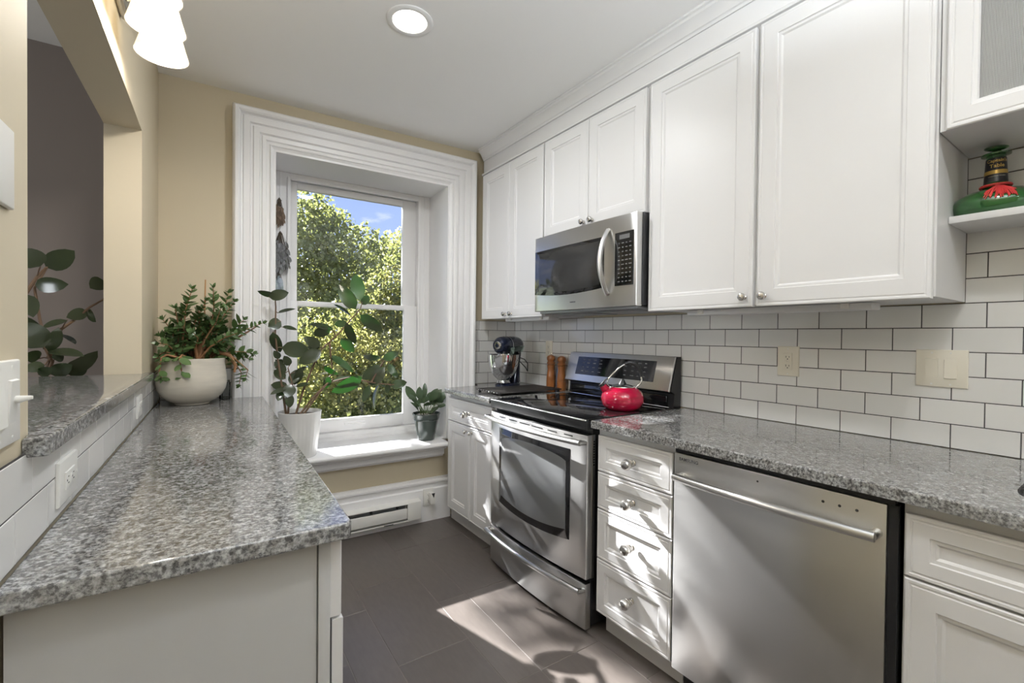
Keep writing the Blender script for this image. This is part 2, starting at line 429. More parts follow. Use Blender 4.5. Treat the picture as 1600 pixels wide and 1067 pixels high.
def wbox(mb, u0, u1, v0, v1, z0, z1, bev=0): return mb.box(-u0, -u1, -v0, -v1, z0, z1, bev)
OU0, OU1, OZ0, OZ1 = .573, 1.656, .515, 2.305       # window opening
def build_shell():
    mb = MB()
    wbox(mb, -.6, OU0, -.46, 0, -.05, 2.7); wbox(mb, OU1, 6.2, -.46, 0, -.05, 2.7)
    wbox(mb, OU0, OU1, -.46, 0, OZ1, 2.7); wbox(mb, OU0, OU1, -.46, 0, -.05, OZ0)
    wb = solo('wall_back', None, None, FWIN, (0, 0, 0), mb, TAN, kind='structure')
    t = MB()
    def P(s, z, d): return (-s, -d, z)
    tile_wall(t, P, .003, .372, .9155, 1.372, .077+.012)
    tile_wall(t, P, 1.852, 2.170, .9155, 1.0735, .05)
    part(wb, 'tile_backsplash', t, TILE, smooth=False)
    mb = MB(); mb.box(XR, XR+.15, -3.7, 3.3, -.05, 2.7)
    wr = solo('wall_right', None, None, FR, (0, 0, 0), mb, TAN, kind='structure')
    t = MB()
    def P(s, z, d): return (XR-d, 2.7135-s, z)
    tile_wall(t, P, -.149, 3.3, .9155, .9155+6*.0778, 0, rnd=random.Random(5))
    tile_wall(t, P, 2.337, 3.3, .9155+6*.0778, .9155+12*.0778-.012, 0, rnd=random.Random(6))
    part(wr, 'tile_backsplash', t, TILE, smooth=False)
    # left wall with the pass-through opening
    mb = MB(); a, b = -.117, -.001
    mb.box(a, b, -3.6, 1.04, -.05, 2.68); mb.box(a, b, 2.35, 2.965, -.05, 2.68)
    mb.box(a, b, 1.04, 2.35, 2.07, 2.68); mb.box(a, b, 1.04, 2.35, -.05, 1.063)
    wl = solo('wall_left', None, None, FL, (0, 0, 0), mb, TAN, kind='structure')
    t = MB()
    def P(s, z, d): return (d, s, z)
    tile_wall(t, P, .80, 2.938, .9155, 1.0735, .96, t=.005, rnd=random.Random(9))
    part(wl, 'tile_backsplash', t, TILE, smooth=False)
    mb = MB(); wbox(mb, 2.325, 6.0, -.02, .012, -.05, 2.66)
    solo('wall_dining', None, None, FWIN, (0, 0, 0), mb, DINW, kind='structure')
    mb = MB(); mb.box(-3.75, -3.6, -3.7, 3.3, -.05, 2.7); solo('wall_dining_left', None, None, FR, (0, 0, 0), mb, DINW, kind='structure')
    mb = MB(); mb.box(-3.75, 2.2, -3.7, -3.55, -.05, 2.7); solo('wall_front', None, None, FR, (0, 0, 0), mb, TAN, kind='structure')
    mb = MB(); mb.box(-3.9, 2.3, -3.8, 3.5, CEIL, CEIL+.12); solo('ceiling', None, None, FR, (0, 0, 0), mb, CEILM, kind='structure')
    # baseboard: tall board with a stepped cap
    pr = [(0, .012), (-.034, .012), (-.034, .0), (-.034, .205), (-.026, .212), (-.026, .252), (-.034, .258), (-.034, .268), (-.018, .278), (-.014, .286), (0, .286)]
    pr = [(-.0005, 0), (-.034, 0), (-.034, .215), (-.024, .222), (-.024, .252), (-.036, .258), (-.036, .270), (-.018, .278), (-.014, .287), (-.0005, .287)]
    mb = MB(); mb.prism(pr, 'x', -2.17, -.55)
    solo('baseboard_back', None, None, FWIN, (0, 0, 0), mb, TRIM, kind='structure', angle=20)
    # crown moulding over the wall cabinets, and the flat board under it
    def cr(y0, y1):
        xf = 1.690
        prof = [(xf, 2.506), (xf-.008, 2.508), (xf-.010, 2.518), (xf-.016, 2.522), (xf-.022, 2.535), (xf-.034, 2.553), (xf-.044, 2.560), (xf-.046, 2.570), (xf-.054, 2.574), (xf-.054, CEIL-.001), (2.011, CEIL-.001), (2.011, 2.506)]
        return prof
    mb = MB(); mb.prism(cr(0, 0), 'y', -.8, 2.815)
    solo('trim_1', None, None, FR, (0, 0, 0), mb, WHITE, kind='structure', angle=25)
    mb = MB(); mb.box(1.684, 2.0115, -.8, 2.812, 2.402, 2.5055, .002)
    mb.prism([(1.684, 2.402), (1.672, 2.404), (1.670, 2.412), (1.676, 2.418), (1.684, 2.422)], 'y', -.8, 2.818)
    solo('trim_2', None, None, FR, (0, 0, 0), mb, WHITE, kind='structure', angle=25)

def casing_profile():
    # (distance from inner edge outwards, projection v)
    return [(0, .0), (0, .030), (.010, .036), (.016, .044), (.022, .036), (.034, .034), (.040, .044), (.056, .046), (.060, .034), (.066, .034), (.072, .048), (.098, .050), (.104, .038), (.112, .038), (.118, .052), (.146, .054), (.152, .044), (.158, .044), (.164, .064), (.172, .072), (.186, .072), (.192, .066), (.196, .060), (.200, .030), (.200, .0)]
def build_window():
    w = thing('window_1', None, None, FWIN, (-(OU0+OU1)/2, 0, OZ0), kind='structure')
    pr = casing_profile(); mb = MB()
    rows = []
    for d, v in pr:
        v = max(v, .0008)
        rows.append([(-(OU0-d), -v, .545), (-(OU0-d), -v, OZ1+d), (-(OU1+d), -v, OZ1+d), (-(OU1+d), -v, .545)])
    mb.grid(rows)
    # the casing legs stop on the worktops at either side (outer part) and run down to the sill
    part(w, 'casing', mb, TRIM, angle=18)
    # reveal lining and back frame
    mb = MB(); D = -.30; t = .012
    wbox(mb, OU0-.001, OU0+t, D, .029, .545, OZ1-.0005); wbox(mb, OU1-t, OU1+.001, D, .029, .545, OZ1-.0005); wbox(mb, OU0+t, OU1-t, D, .029, OZ1-t, OZ1+.0005)
    part(w, 'jamb_lining', mb, TRIM)
    mb = MB(); fu0, fu1, fz0, fz1 = .672, 1.541, .585, 2.300
    wbox(mb, OU0+t, fu0, D-.13, D, .545, OZ1-t, .002); wbox(mb, fu1, OU1-t, D-.13, D, .545, OZ1-t, .002); wbox(mb, fu0, fu1, D-.13, D, 2.262, OZ1-t, .002)
    # stop beads
    for a, b in ((fu0-.012, fu0+.008), (fu1-.008, fu1+.012)): wbox(mb, a, b, D, D+.014, .585, 2.262, .003)
    wbox(mb, fu0+.008, fu1-.008, D, D+.014, 2.248, 2.266, .003)
    for a, b in ((fu0-.055, fu0-.043), (fu1+.043, fu1+.055)): wbox(mb, a, b, D, D+.006, .585, 2.285, .002)
    part(w, 'frame', mb, TRIM)
    # upper sash (outer track) and lower sash (inner track)
    gu0, gu1 = .775, 1.487
    def sash(name, v, z0, z1, rail_b, rail_t, st=.05):
        mb = MB(); a, b = v-.035, v
        wbox(mb, fu0+.003, gu0, a, b, z0, z1, .003); wbox(mb, gu1, fu1-.003, a, b, z0, z1, .003)
        wbox(mb, gu0, gu1, a, b, z0, z0+rail_b, .003); wbox(mb, gu0, gu1, a, b, z1-rail_t, z1, .003)
        s = part(w, name, mb, TRIM)
        mb = MB(); wbox(mb, gu0-.004, gu1+.004, v-.020, v-.016, z0+rail_b-.004, z1-rail_t+.004)
        part(s, 'pane', mb, PANE)
        return s
    sash('upper_sash', -.352, 1.445, 2.258, .030, .045)
    lo = sash('lower_sash', -.312, .603, 1.478, .085, .032)
    mb = MB(); wbox(mb, 1.05, 1.19, -.312, -.300, .640, .650, .003); wbox(mb, 1.05, 1.19, -.312, -.305, .650, .668, .002)
    part(lo, 'sash_lift', mb, TRIM)
    mb = MB(); wbox(mb, 1.10, 1.16, -.345, -.313, 1.4785, 1.488, .003); mb.cyl((-1.13, .33, 1.488), (-1.13, .33, 1.496), .010); wbox(mb, 1.09, 1.135, -.334, -.326, 1.492, 1.498, .002)
    part(lo, 'sash_lock', mb, TRIM)
    # outer sill, stool with a rounded nose, apron
    mb = MB(); pr = [(.43, .547), (.43, .600), (.30, .600), (.285, .597), (.285, .590), (.282, .574), (.268, .566), (.262, .560), (.262, .547)]
    mb.prism(pr, 'x', -(OU1-t), -(OU0+t)); part(w, 'sub_sill', mb, TRIM, angle=25)
    mb = MB(); pr = [(.299, .515), (.299, .547)] + [(-.125-.016*math.sin(a), .531+.016*math.cos(a)) for a in [i*math.pi/8 for i in range(9)]]
    # inside the reveal, then the projecting nose with horns
    mb.prism([(.299, .516), (.299, .5465), (-.001, .5465), (-.001, .516)], 'x', -(OU1-.0005), -(OU0+.0005))
    nose = [(-.001, .515), (-.001, .547)] + pr[2:]
    mb.prism(nose, 'x', -1.80, -.612)
    part(w, 'sill', mb, TRIM, angle=25)
    mb = MB(); ap = [(-.001, .435), (-.001, .5145), (-.100, .5145), (-.100, .500), (-.085, .492), (-.062, .486), (-.062, .452), (-.045, .446), (-.040, .435)]
    mb.prism(ap, 'x', -1.78, -.612); part(w, 'apron', mb, TRIM, angle=25)

# ================================================================== fittings
def knob(mb, c, ax, r=.015):
    return mb.lathe(c, [(.009, 0), (.009, .003), (.0055, .006), (.0055, .012), (r*.75, .015), (r, .020), (r, .024), (r*.8, .029), (r*.35, .0315), (0, .032)], 20, ax)
def cup_pull(mb, x, y, z):
    """ribbed bell knob seen on the drawers: base rosette, flared ribbed body, button; axis towards the room"""
    mb.lathe((x, y, z), [(.0125, 0), (.0125, .003), (.009, .006), (.009, .010), (.0140, .012), (.0145, .017), (.0115, .019), (.0160, .022), (.0170, .028), (.0145, .030), (.0190, .034), (.0212, .041), (.0205, .048), (.0160, .055), (.0080, .0585), (0, .0595)], 30, (-1, 0, 0))
    return mb

FX = 1.385          # plane of the base fronts
def PR(y0, z0, w, back):     # front on the right-hand run, u runs away from the camera's right side
    return lambda u, v, d: (back-d, y0+u, z0+v)
def base_unit(name, label, y0, y1, fronts, yend=None, group=None, sink=False):
    c = thing(name, label, 'cabinet', FR, (1.70, (y0+y1)/2, 0), group)
    mb = MB()
    if sink:    # open at the top for the sink bowl
        mb.box(1.4052, 1.424, y0, y1, .10, .8835); mb.box(1.4241, 2.005, y0, y0+.018, .10, .8835); mb.box(1.4241, 2.005, y1-.018, y1, .10, .8835); mb.box(1.4241, 2.005, y0+.0181, y1-.0181, .10, .118); mb.box(1.990, 2.005, y0+.0181, y1-.0181, .1181, .8835)
    else: mb.box(1.4052, 2.005, y0, y1, .10, .8835)
    part(c, 'carcass', mb, WHITE)
    mb = MB(); mb.box(1.458, 1.474, y0+.001, yend or y1-.001, .0, .0995); part(c, 'toe_kick', mb, WHITE)
    for kind, a, b, z0, z1, knobs in fronts:
        mb = MB(); mb.door(PR(a, z0, b-a, 1.4048), b-a, z1-z0, .02, .045 if kind == 'drawer' else .058)
        f = part(c, 'drawer' if kind == 'drawer' else 'door', mb, WHITE, angle=25)
        for (ky, kz, big) in knobs:
            mb = MB()
            if big: cup_pull(mb, 1.3853, ky, kz)
            else: knob(mb, (1.3853, ky, kz), (-1, 0, 0), .014)
            part(f, 'knob', mb, NICKEL)
    return c
def build_bases():
    base_unit('corner_base_cabinet', 'white base cabinet, one drawer over two narrow doors, left of the stove', 2.178, 2.752,
        [('drawer', 2.195, 2.745, .704, .853, [(2.46, .778, True)]), ('door', 2.195, 2.449, .118, .698, [(2.424, .668, False)]), ('door', 2.452, 2.745, .118, .698, [(2.482, .668, False)])], yend=2.83)
    zs = [(.705, .853, .779), (.549, .701, .624), (.340, .545, .452), (.112, .336, .244)]
    base_unit('drawer_cabinet', 'narrow white cabinet of four stacked drawers with ribbed nickel knobs between stove and dishwasher', .992, 1.372,
        [('drawer', .996, 1.362, a, b, [(1.172, k, True)]) for a, b, k in zs])
    base_unit('sink_base_cabinet', 'white base cabinet at the right picture edge beside the dishwasher', -.52, .360,
        [('drawer', -.515, .354, .706, .853, []), ('door', -.079, .354, .112, .701, []), ('door', -.515, -.082, .112, .701, [])], sink=True)
    # peninsula cabinet on the left
    c = thing('peninsula_cabinet', 'long white base cabinet under the left worktop, plain end panel towards the viewer', 'cabinet', FL, (.22, 1.9, 0))
    mb = MB(); mb.box(.008, .4365, .925, 2.83, .10, .8835); part(c, 'carcass', mb, WHITE)
    mb = MB(); mb.box(.008, .40, .96, 2.83, 0, .0995); part(c, 'toe_kick', mb, WHITE)
    mb = MB(); mb.box(.006, .4135, .912, .9248, .0, .8838); mb.box(.4155, .4365, .905, .9248, .0, .8838, .001); part(c, 'end_panel', mb, PANEL_SHADED)
    y = .909
    for i, wd in enumerate((.46, .46, .46, .46)):
        for kind, z0, z1 in (('drawer', .724, .868), ('door', .112, .718)):
            n = .4368 if kind == 'drawer' else .4405
            mb = MB(); mb.door(lambda u, v, d, y=y, z0=z0, n=n: (n+d, y+u, z0+v), wd-.004, z1-z0, .021, .05)
            f = part(c, kind, mb, WHITE, angle=25)
        y += wd

def build_worktops():
    mb = MB(); poly = [(.0065, .869), (.455, .869), (.4635, .8725), (.468, .881), (.468, 2.868), (.335, 2.868), (.325, 2.9375), (.0065, 2.9375)]
    mb.prism(poly, 'z', .884, .915, .004)
    solo('peninsula_worktop', 'speckled grey granite worktop on the left, wide end nearest the viewer', 'worktop', FL, (.23, 1.9, .884), mb, GRANITE, angle=15)
    mb = MB(); poly = [(-.40, 1.046), (.0065, 1.046), (.0065, 1.02), (.026, 1.02), (.031, 1.025), (.031, 2.41), (.026, 2.415), (.0065, 2.415), (.0065, 2.344), (-.40, 2.344)]
    poly = [(-.40, 1.046), (.0005, 1.046), (.0005, 1.008), (.026, 1.008), (.031, 1.013), (.031, 2.41), (.026, 2.415), (.0005, 2.415), (.0005, 2.344), (-.40, 2.344)]
    mb.prism(poly, 'z', 1.0745, 1.096, .003) if False else mb.prism(poly, 'z', 1.0642, 1.096, .004)
    solo('raised_bar_top', 'raised granite bar ledge through the wall opening above the left worktop', 'bar top', FL, (-.2, 1.7, 1.0642), mb, GRANITE, angle=15)
    # right of the stove, with the sink cut-out
    mb = MB(); cx, cy, rx, ry = 1.64, -.06, .17, .262
    n = 48; out = []; inn = []
    x0, x1, y0, y1 = 1.357, 2.0055, -.60, 1.376
    # outer outline sampled at the angles of the sink's outline
    for k in range(n):
        a = 2*math.pi*k/n; c, s = math.cos(a), math.sin(a)
        e = .55; inn.append((cx+rx*math.copysign(abs(c)**e, c), cy+ry*math.copysign(abs(s)**e, s)))
    def edge(k):
        a = 2*math.pi*k/n; c, s = math.cos(a), math.sin(a); best = 1e9
        if c > 1e-6: best = min(best, (x1-cx)/c)
        if c < -1e-6: best = min(best, (x0-cx)/c)
        if s > 1e-6: best = min(best, (y1-cy)/s)
        if s < -1e-6: best = min(best, (y0-cy)/s)
        return (cx+c*best, cy+s*best)
    out = [edge(k) for k in range(n)]
    # snap nearest samples to the true corners
    for C in ((x0, y0), (x1, y0), (x0, y1), (x1, y1)):
        k = min(range(n), key=lambda i: (out[i][0]-C[0])**2+(out[i][1]-C[1])**2); out[k] = C
    z0, z1, b = .884, .915, .004
    def ins(p, d): return (min(max(p[0], x0+d), x1-d), min(max(p[1], y0+d), y1-d))
    L = [[(*p, z1) for p in inn], [(*ins(p, b), z1) for p in out], [(*ins(p, b*.3), z1-b*.3) for p in out], [(*p, z1-b) for p in out], [(*p, z0) for p in out], [(*p, z0) for p in inn], [(*p, z1) for p in inn]]
    mb.loops(L, cap=False); bmesh.ops.remove_doubles(mb.bm, verts=mb.bm.verts, dist=1e-6)
    solo('sink_side_worktop', 'long brown-grey granite worktop right of the stove over the dishwasher', 'worktop', FR, (1.68, .39, .884), mb, GRANITE, angle=15)
    mb = MB(); top = [(p[0]+(p[0]-cx)*.03, p[1]+(p[1]-cy)*.03) for p in inn]
    mb.loops([[(*p, .8825) for p in top], [(*p, .8825) for p in inn], [(cx+(p[0]-cx)*.97, cy+(p[1]-cy)*.97, .72) for p in inn], [(cx+(p[0]-cx)*.8, cy+(p[1]-cy)*.85, .70) for p in inn]], cap=False)
    mb.bm.faces.new([mb.bm.verts.new((cx+(p[0]-cx)*.8, cy+(p[1]-cy)*.85, .70)) for p in inn])
    solo('undermount_sink', 'dark undermount sink just showing at the right picture edge', 'sink', FR, (cx, cy, .70), mb, BLACK)
    mb = MB(); poly = [(1.350, 2.172), (1.350, 2.738), (1.362, 2.742), (1.60, 2.745), (1.638, 2.795), (1.645, 2.838), (2.0055, 2.853), (2.0055, 2.172)]
    poly = [(1.350, 2.172), (1.350, 2.730), (1.360, 2.738), (1.62, 2.755), (1.640, 2.79), (1.645, 2.868), (2.0055, 2.853), (2.0055, 2.172)]
    mb.prism(poly, 'z', .884, .915, .004)
    solo('corner_worktop', 'small granite worktop left of the stove carrying the mixer', 'worktop', FR, (1.68, 2.45, .884), mb, GRANITE, angle=15)

UX = 1.668
def wall_unit(name, label, y0, y1, z0, z1, doors, group=None):
    c = thing(name, label, 'cabinet', FR, (1.85, (y0+y1)/2, z0), group)
    mb = MB(); mb.box(1.6895, 2.0055, y0, y1, z0, z1); part(c, 'carcass', mb, WHITE)
    for a, b, a0, a1, ks in doors:
        mb = MB(); mb.door(PR(a, a0, b-a, 1.6888), b-a, a1-a0, .0208, .060)
        f = part(c, 'door', mb, WHITE, angle=25)
        for ky, kz in ks:
            mb = MB(); knob(mb, (1.6678, ky, kz), (-1, 0, 0), .0145); part(f, 'knob', mb, NICKEL)
    return c
def build_uppers():
    wall_unit('corner_wall_cabinet', 'tall narrow two-door white wall cabinet beside the window', 2.104, 2.800, 1.384, 2.4015, [(2.110, 2.462, 1.380, 2.394, [(2.423, 1.408)]), (2.465, 2.797, 1.380, 2.394, [(2.493, 1.408)])])
    wall_unit('over_microwave_cabinet', 'short two-door white wall cabinet above the microwave', 1.357, 2.1025, 1.832, 2.4015, [(1.366, 1.732, 1.832, 2.394, [(1.702, 1.864)]), (1.735, 2.098, 1.832, 2.394, [(1.764, 1.864)])])
    wall_unit('double_wall_cabinet', 'large white wall cabinet with two wide doors right of the microwave', .376, 1.3555, 1.386, 2.4015, [(.381, .860, 1.380, 2.394, [(.832, 1.416)]), (.875, 1.343, 1.380, 2.394, [(.903, 1.416)])])
    # glazed cabinet at the right edge
    c = thing('glazed_wall_cabinet', 'white wall cabinet with a ribbed grey glass door, at the top right corner', 'cabinet', FR, (1.85, -.05, 1.835))
    mb = MB(); y0, y1, z0, z1 = -.48, .3735, 1.838, 2.4015
    mb.box(1.6895, 2.0055, y0, y1, z0, z0+.018); mb.box(1.6895, 2.0055, y0, y1, z1-.018, z1); mb.box(1.6895, 2.0055, y1-.018, y1, z0+.018, z1-.018); mb.box(1.6895, 2.0055, y0, y0+.018, z0+.018, z1-.018); mb.box(1.990, 2.0055, y0+.018, y1-.018, z0+.018, z1-.018)
    part(c, 'carcass', mb, WHITE)
    rg, nt, p = material('ribbed_glass'); p.inputs['Base Color'].default_value = (.50, .50, .48, 1); p.inputs['Roughness'].default_value = .3; p.inputs['Transmission Weight'].default_value = .35
    tc = nt.nodes.new('ShaderNodeTexCoord'); wv = nt.nodes.new('ShaderNodeTexWave'); wv.bands_direction = 'Y'; wv.inputs['Scale'].default_value = 110; nt.links.new(tc.outputs['Object'], wv.inputs['Vector'])
    ck = nt.nodes.new('ShaderNodeTexWave'); ck.bands_direction = 'Z'; ck.inputs['Scale'].default_value = 60; nt.links.new(tc.outputs['Object'], ck.inputs['Vector'])
    ad = nt.nodes.new('ShaderNodeMath'); ad.operation = 'MULTIPLY_ADD'; ad.inputs[1].default_value = .2; nt.links.new(wv.outputs['Fac'], ad.inputs[2]); nt.links.new(ck.outputs['Fac'], ad.inputs[0])
    bp = nt.nodes.new('ShaderNodeBump'); bp.inputs['Strength'].default_value = .5; bp.inputs['Distance'].default_value = .004; nt.links.new(ad.outputs[0], bp.inputs['Height']); nt.links.new(bp.outputs[0], p.inputs['Normal'])
    for a, b in ((-.052, .358), (-.470, -.056)):
        mb = MB(); P = PR(a, 1.834, b-a, 1.6888); w, h, t, s = b-a, 2.394-1.834, .0208, .062
        prof = [(0, 0), (0, t-.003), (.003, t), (.0085, t), (.0105, t-.0014), (.0135, t-.0014), (.0155, t), (s-.014, t), (s-.012, t-.004), (s-.003, t-.005), (s, t-.009), (s, 0)]
        mb.loops([[P(i, i, d), P(w-i, i, d), P(w-i, h-i, d), P(i, h-i, d)] for i, d in prof]+[[P(0, 0, 0), P(w, 0, 0), P(w, h, 0), P(0, h, 0)]], cap=False)
        bmesh.ops.remove_doubles(mb.bm, verts=mb.bm.verts, dist=1e-6)
        f = part(c, 'door', mb, WHITE, angle=25)
        mb = MB(); mb.box(1.681, 1.685, a+s-.004, b-s+.004, 1.834+s-.004, 2.394-s+.004); part(f, 'pane', mb, rg)
    mb = MB(); mb.box(1.795, 2.0055, -.48, .3745, 1.602, 1.622, .0015)
    sh = solo('wall_shelf', 'short white shelf under the glazed cabinet holding the green bottle', 'shelf', FR, (1.9, -.05, 1.602), mb, WHITE)
    # under-cabinet lights: slim white strips with clips
    def strip(y0, y1, x0, x1, lab):
        c = thing('under_cabinet_light', lab, 'light', FR, ((x0+x1)/2, (y0+y1)/2, 1.384), 'strip lights under the wall cabinets')
        mb = MB(); mb.box(x0, x1, y0, y1, 1.362, 1.3845, .003); part(c, 'housing', mb, WHITE)
        for y in (y0+.07, y1-.07):
            mb = MB(); mb.box(x0-.012, x0-.0002, y-.012, y+.012, 1.366, 1.3845, .002); mb.cyl((x0-.013, y+.004, 1.374), (x0-.0122, y+.004, 1.374), .003); part(c, 'clip', mb, PLATE)
    strip(.55, 1.22, 1.78, 1.86, 'slim white strip light under the large double wall cabinet')
    strip(2.13, 2.60, 1.74, 1.82, 'slim white strip light under the narrow wall cabinet by the window')

# ================================================================== appliances
def bowed(mb, y0, y1, z0, z1, x, bow, th, ny=20, bev=.004, zfun=None):
    """slab facing -x whose face bows towards the room; zfun(t)->(z0,z1) may curve the lower/upper edge"""
    ym, hw = (y0+y1)/2, (y1-y0)/2
    def xs(y): return x - bow*(1-((y-ym)/hw)**2)
    def ring(i, d):
        pts = []; A, B, C, D = y0+i, y1-i, z0+i, z1-i
        for k in range(ny+1):
            y = A+(B-A)*k/ny; zz = C if zfun is None else zfun((y-ym)/hw)[0]+i; pts.append((xs(y)+d, y, zz))
        for k in range(ny, -1, -1):
            y = A+(B-A)*k/ny; zz = D if zfun is None else zfun((y-ym)/hw)[1]-i; pts.append((xs(y)+d, y, zz))
        return pts
    L = [ring(0, th), ring(0, bev), ring(bev*.3, bev*.3), ring(bev, 0)]
    V = [[mb.bm.verts.new(p) for p in l] for l in L]; n = len(V[0]); fs = []
    for a, b in zip(V, V[1:]):
        for k in range(n): fs.append(mb.bm.faces.new((a[k], a[(k+1) % n], b[(k+1) % n], b[k])))
    f = V[-1]; b = V[0]
    for k in range(ny):
        fs.append(mb.bm.faces.new((f[k], f[k+1], f[n-2-k], f[n-1-k]))); fs.append(mb.bm.faces.new((b[k], b[n-1-k], b[n-2-k], b[k+1])))
    mb._fin(fs); return xs

def bar_handle(mb, y0, y1, z, x, bow, r=.012, posts=None, flat=1.0, n=24):
    pts = []; ym, hw = (y0+y1)/2, (y1-y0)/2
    for k in range(n+1):
        y = y0+(y1-y0)*k/n; pts.append((x-bow*(1-((y-ym)/hw)**2), y, z))
    mb.tube(pts, r, 16)

def build_stove():
    y0, y1 = 1.395, 2.160
    s = thing('kitchen_range', 'stainless steel electric range with black glass top and large oven window', 'stove', FR, (1.68, 1.778, 0))
    mb = MB(); mb.box(1.392, 1.985, y0+.004, y1-.004, .025, .868)
    for x in (1.43, 1.93):
        for y in (y0+.05, y1-.05): mb.cyl((x, y, 0), (x, y, .026), .018)
    part(s, 'body', mb, BLACK)
    mb = MB(); mb.mat(BLACK); mb.box(1.352, 1.992, y0, y1, .8685, .908, .004); mb.mat(BGLASS); mb.box(1.356, 1.93, y0+.003, y1-.003, .908, .9145, .003)
    mb.mat(STEEL); mb.tube([(1.3535, y0+.004, .9095), (1.3535, y1-.004, .9095)], .0032, 8)
    part(s, 'cooktop', mb, BGLASS)
    ring = simple('burner_mark', (.10, .10, .105), .2)
    mb = MB()
    for cx, cy, r in ((1.50, 1.58, .105), (1.50, 1.98, .085), (1.77, 1.58, .085), (1.77, 1.98, .105)):
        mb.lathe((cx, cy, .9146), [(r-.002, 0), (r+.001, .0002), (r+.001, .0003), (r-.002, .0003)], 40, cap0=False, cap1=False)
    part(s, 'burner_mark', mb, ring, split=True)
    # oven door
    mb = MB(); xs = bowed(mb, y0+.002, y1-.002, .232, .846, 1.357, .024, .030); d = part(s, 'oven_door', mb, STEEL)
    mb = MB()
    ym, hw = (2.058+1.490)/2, (2.058-1.490)/2
    bowed(mb, 1.490, 2.058, .372, .770, xs(1.49)-.001, xs(1.49)-xs(1.774), .02, bev=.002, zfun=lambda t: (.372-.022*(1-t*t), .772)); g = part(d, 'window_frame', mb, BGLASS)
    mb = MB(); win = simple('oven_window', (.15, .155, .16), .12, coat=.3)
    bowed(mb, 1.515, 2.032, .412, .742, xs(1.515)-.0022, xs(1.515)-xs(1.774), .002, bev=.001, zfun=lambda t: (.412-.026*(1-t*t), .700+.045*math.sqrt(max(0, 1-t*t*.9)))); part(g, 'window', mb, win)
    mb = MB()
    for k in range(6):
        a = 1.475+k*.098; bowed(mb, a, a+.085, .829, .834, xs(a+.04)-.0008, .0005, .002, ny=4, bev=.0004)
    part(d, 'vent_slot', mb, DARK, split=True)
    mb = MB(); bar_handle(mb, 1.402, 2.152, .818, 1.320, .030, .0125)
    for y in (1.41, 2.145): mb.tube([(1.360, y, .816), (1.318, y, .818)], .012, 12)
    part(d, 'handle', mb, STEEL, label='curved steel bar handle on the oven door')
    mb = MB(); xd = bowed(mb, y0+.002, y1-.002, .018, .212, 1.357, .024, .030); w = part(s, 'storage_drawer', mb, STEEL)
    mb = MB(); bar_handle(mb, 1.402, 2.152, .190, 1.325, .030, .0125)
    for y in (1.41, 2.145): mb.tube([(1.360, y, .186), (1.322, y, .190)], .012, 12)
    part(w, 'handle', mb, STEEL, label='curved steel bar handle on the lower drawer')
    # ventilated side trims of the door
    mb = MB(); mb.mat(STEEL); mb.box(1.3875, 1.402, y0-.001, y0+.0035, .232, .846); mb.mat(DARK)
    for k in range(10): mb.box(1.391, 1.399, y0-.0016, y0-.0009, .715+k*.011, .721+k*.011)
    part(s, 'side_trim', mb, STEEL)
    # backguard: tilted steel console over a black vent
    mb = MB(); mb.mat(BLACK); mb.prism([(1.935, .908), (1.995, .908), (1.995, 1.168), (1.962, 1.168), (1.914, .998), (1.945, .985)], 'y', y0, y1)
    bgd = part(s, 'backguard', mb, BLACK)
    A, B = Vector((1.955, 0, 1.166)), Vector((1.905, 0, .996)); up = (A-B).normalized(); out = Vector((-up.z, 0, up.x))
    def bp(u, v, dd): q = B+up*v+out*dd; return (q.x, u, q.z)
    H = (A-B).length
    mb = MB(); prof = [(0, 0), (0, .006), (.002, .009), (.006, .010)]
    mb.loops([[bp(y0+i, i, d2), bp(y1-i, i, d2), bp(y1-i, H-i, d2), bp(y0+i, H-i, d2)] for i, d2 in prof]); cons = part(bgd, 'console', mb, STEELV)
    mb = MB(); a, b, c, e = 1.495, 2.075, .040, .150
    mb.loops([[bp(a, c, .0095), bp(b, c, .0095), bp(b, e, .0095), bp(a, e, .0095)], [bp(a, c, .0112), bp(b, c, .0112), bp(b, e, .0112), bp(a, e, .0112)]]); disp = part(bgd, 'control_panel', mb, BGLASS)
    mk = simple('panel_marks', (.15, .15, .15), .4)
    mb = MB(); rnd = random.Random(4)
    for cx in (1.56, 1.60, 1.64, 1.69, 1.88, 1.93, 1.98, 2.02):
        for v in (.06, .085, .11, .13):
            w2 = rnd.uniform(.006, .013); mb.loops([[bp(cx-w2, v, .0112), bp(cx+w2, v, .0112), bp(cx+w2, v+.005, .0112), bp(cx-w2, v+.005, .0112)], [bp(cx-w2, v, .0114), bp(cx+w2, v, .0114), bp(cx+w2, v+.005, .0114), bp(cx-w2, v+.005, .0114)]])
    part(bgd, 'button', mb, mk, split=True)
    mb = MB(); mb.mat(BGLASS); mb.box(1.922, 1.934, y0+.03, y1-.03, .920, .975, .003); mb.mat(CHROME); mb.tube([(1.921, y0+.012, .918), (1.921, y1-.012, .918)], .003, 8)
    part(bgd, 'vent_panel', mb, BGLASS)

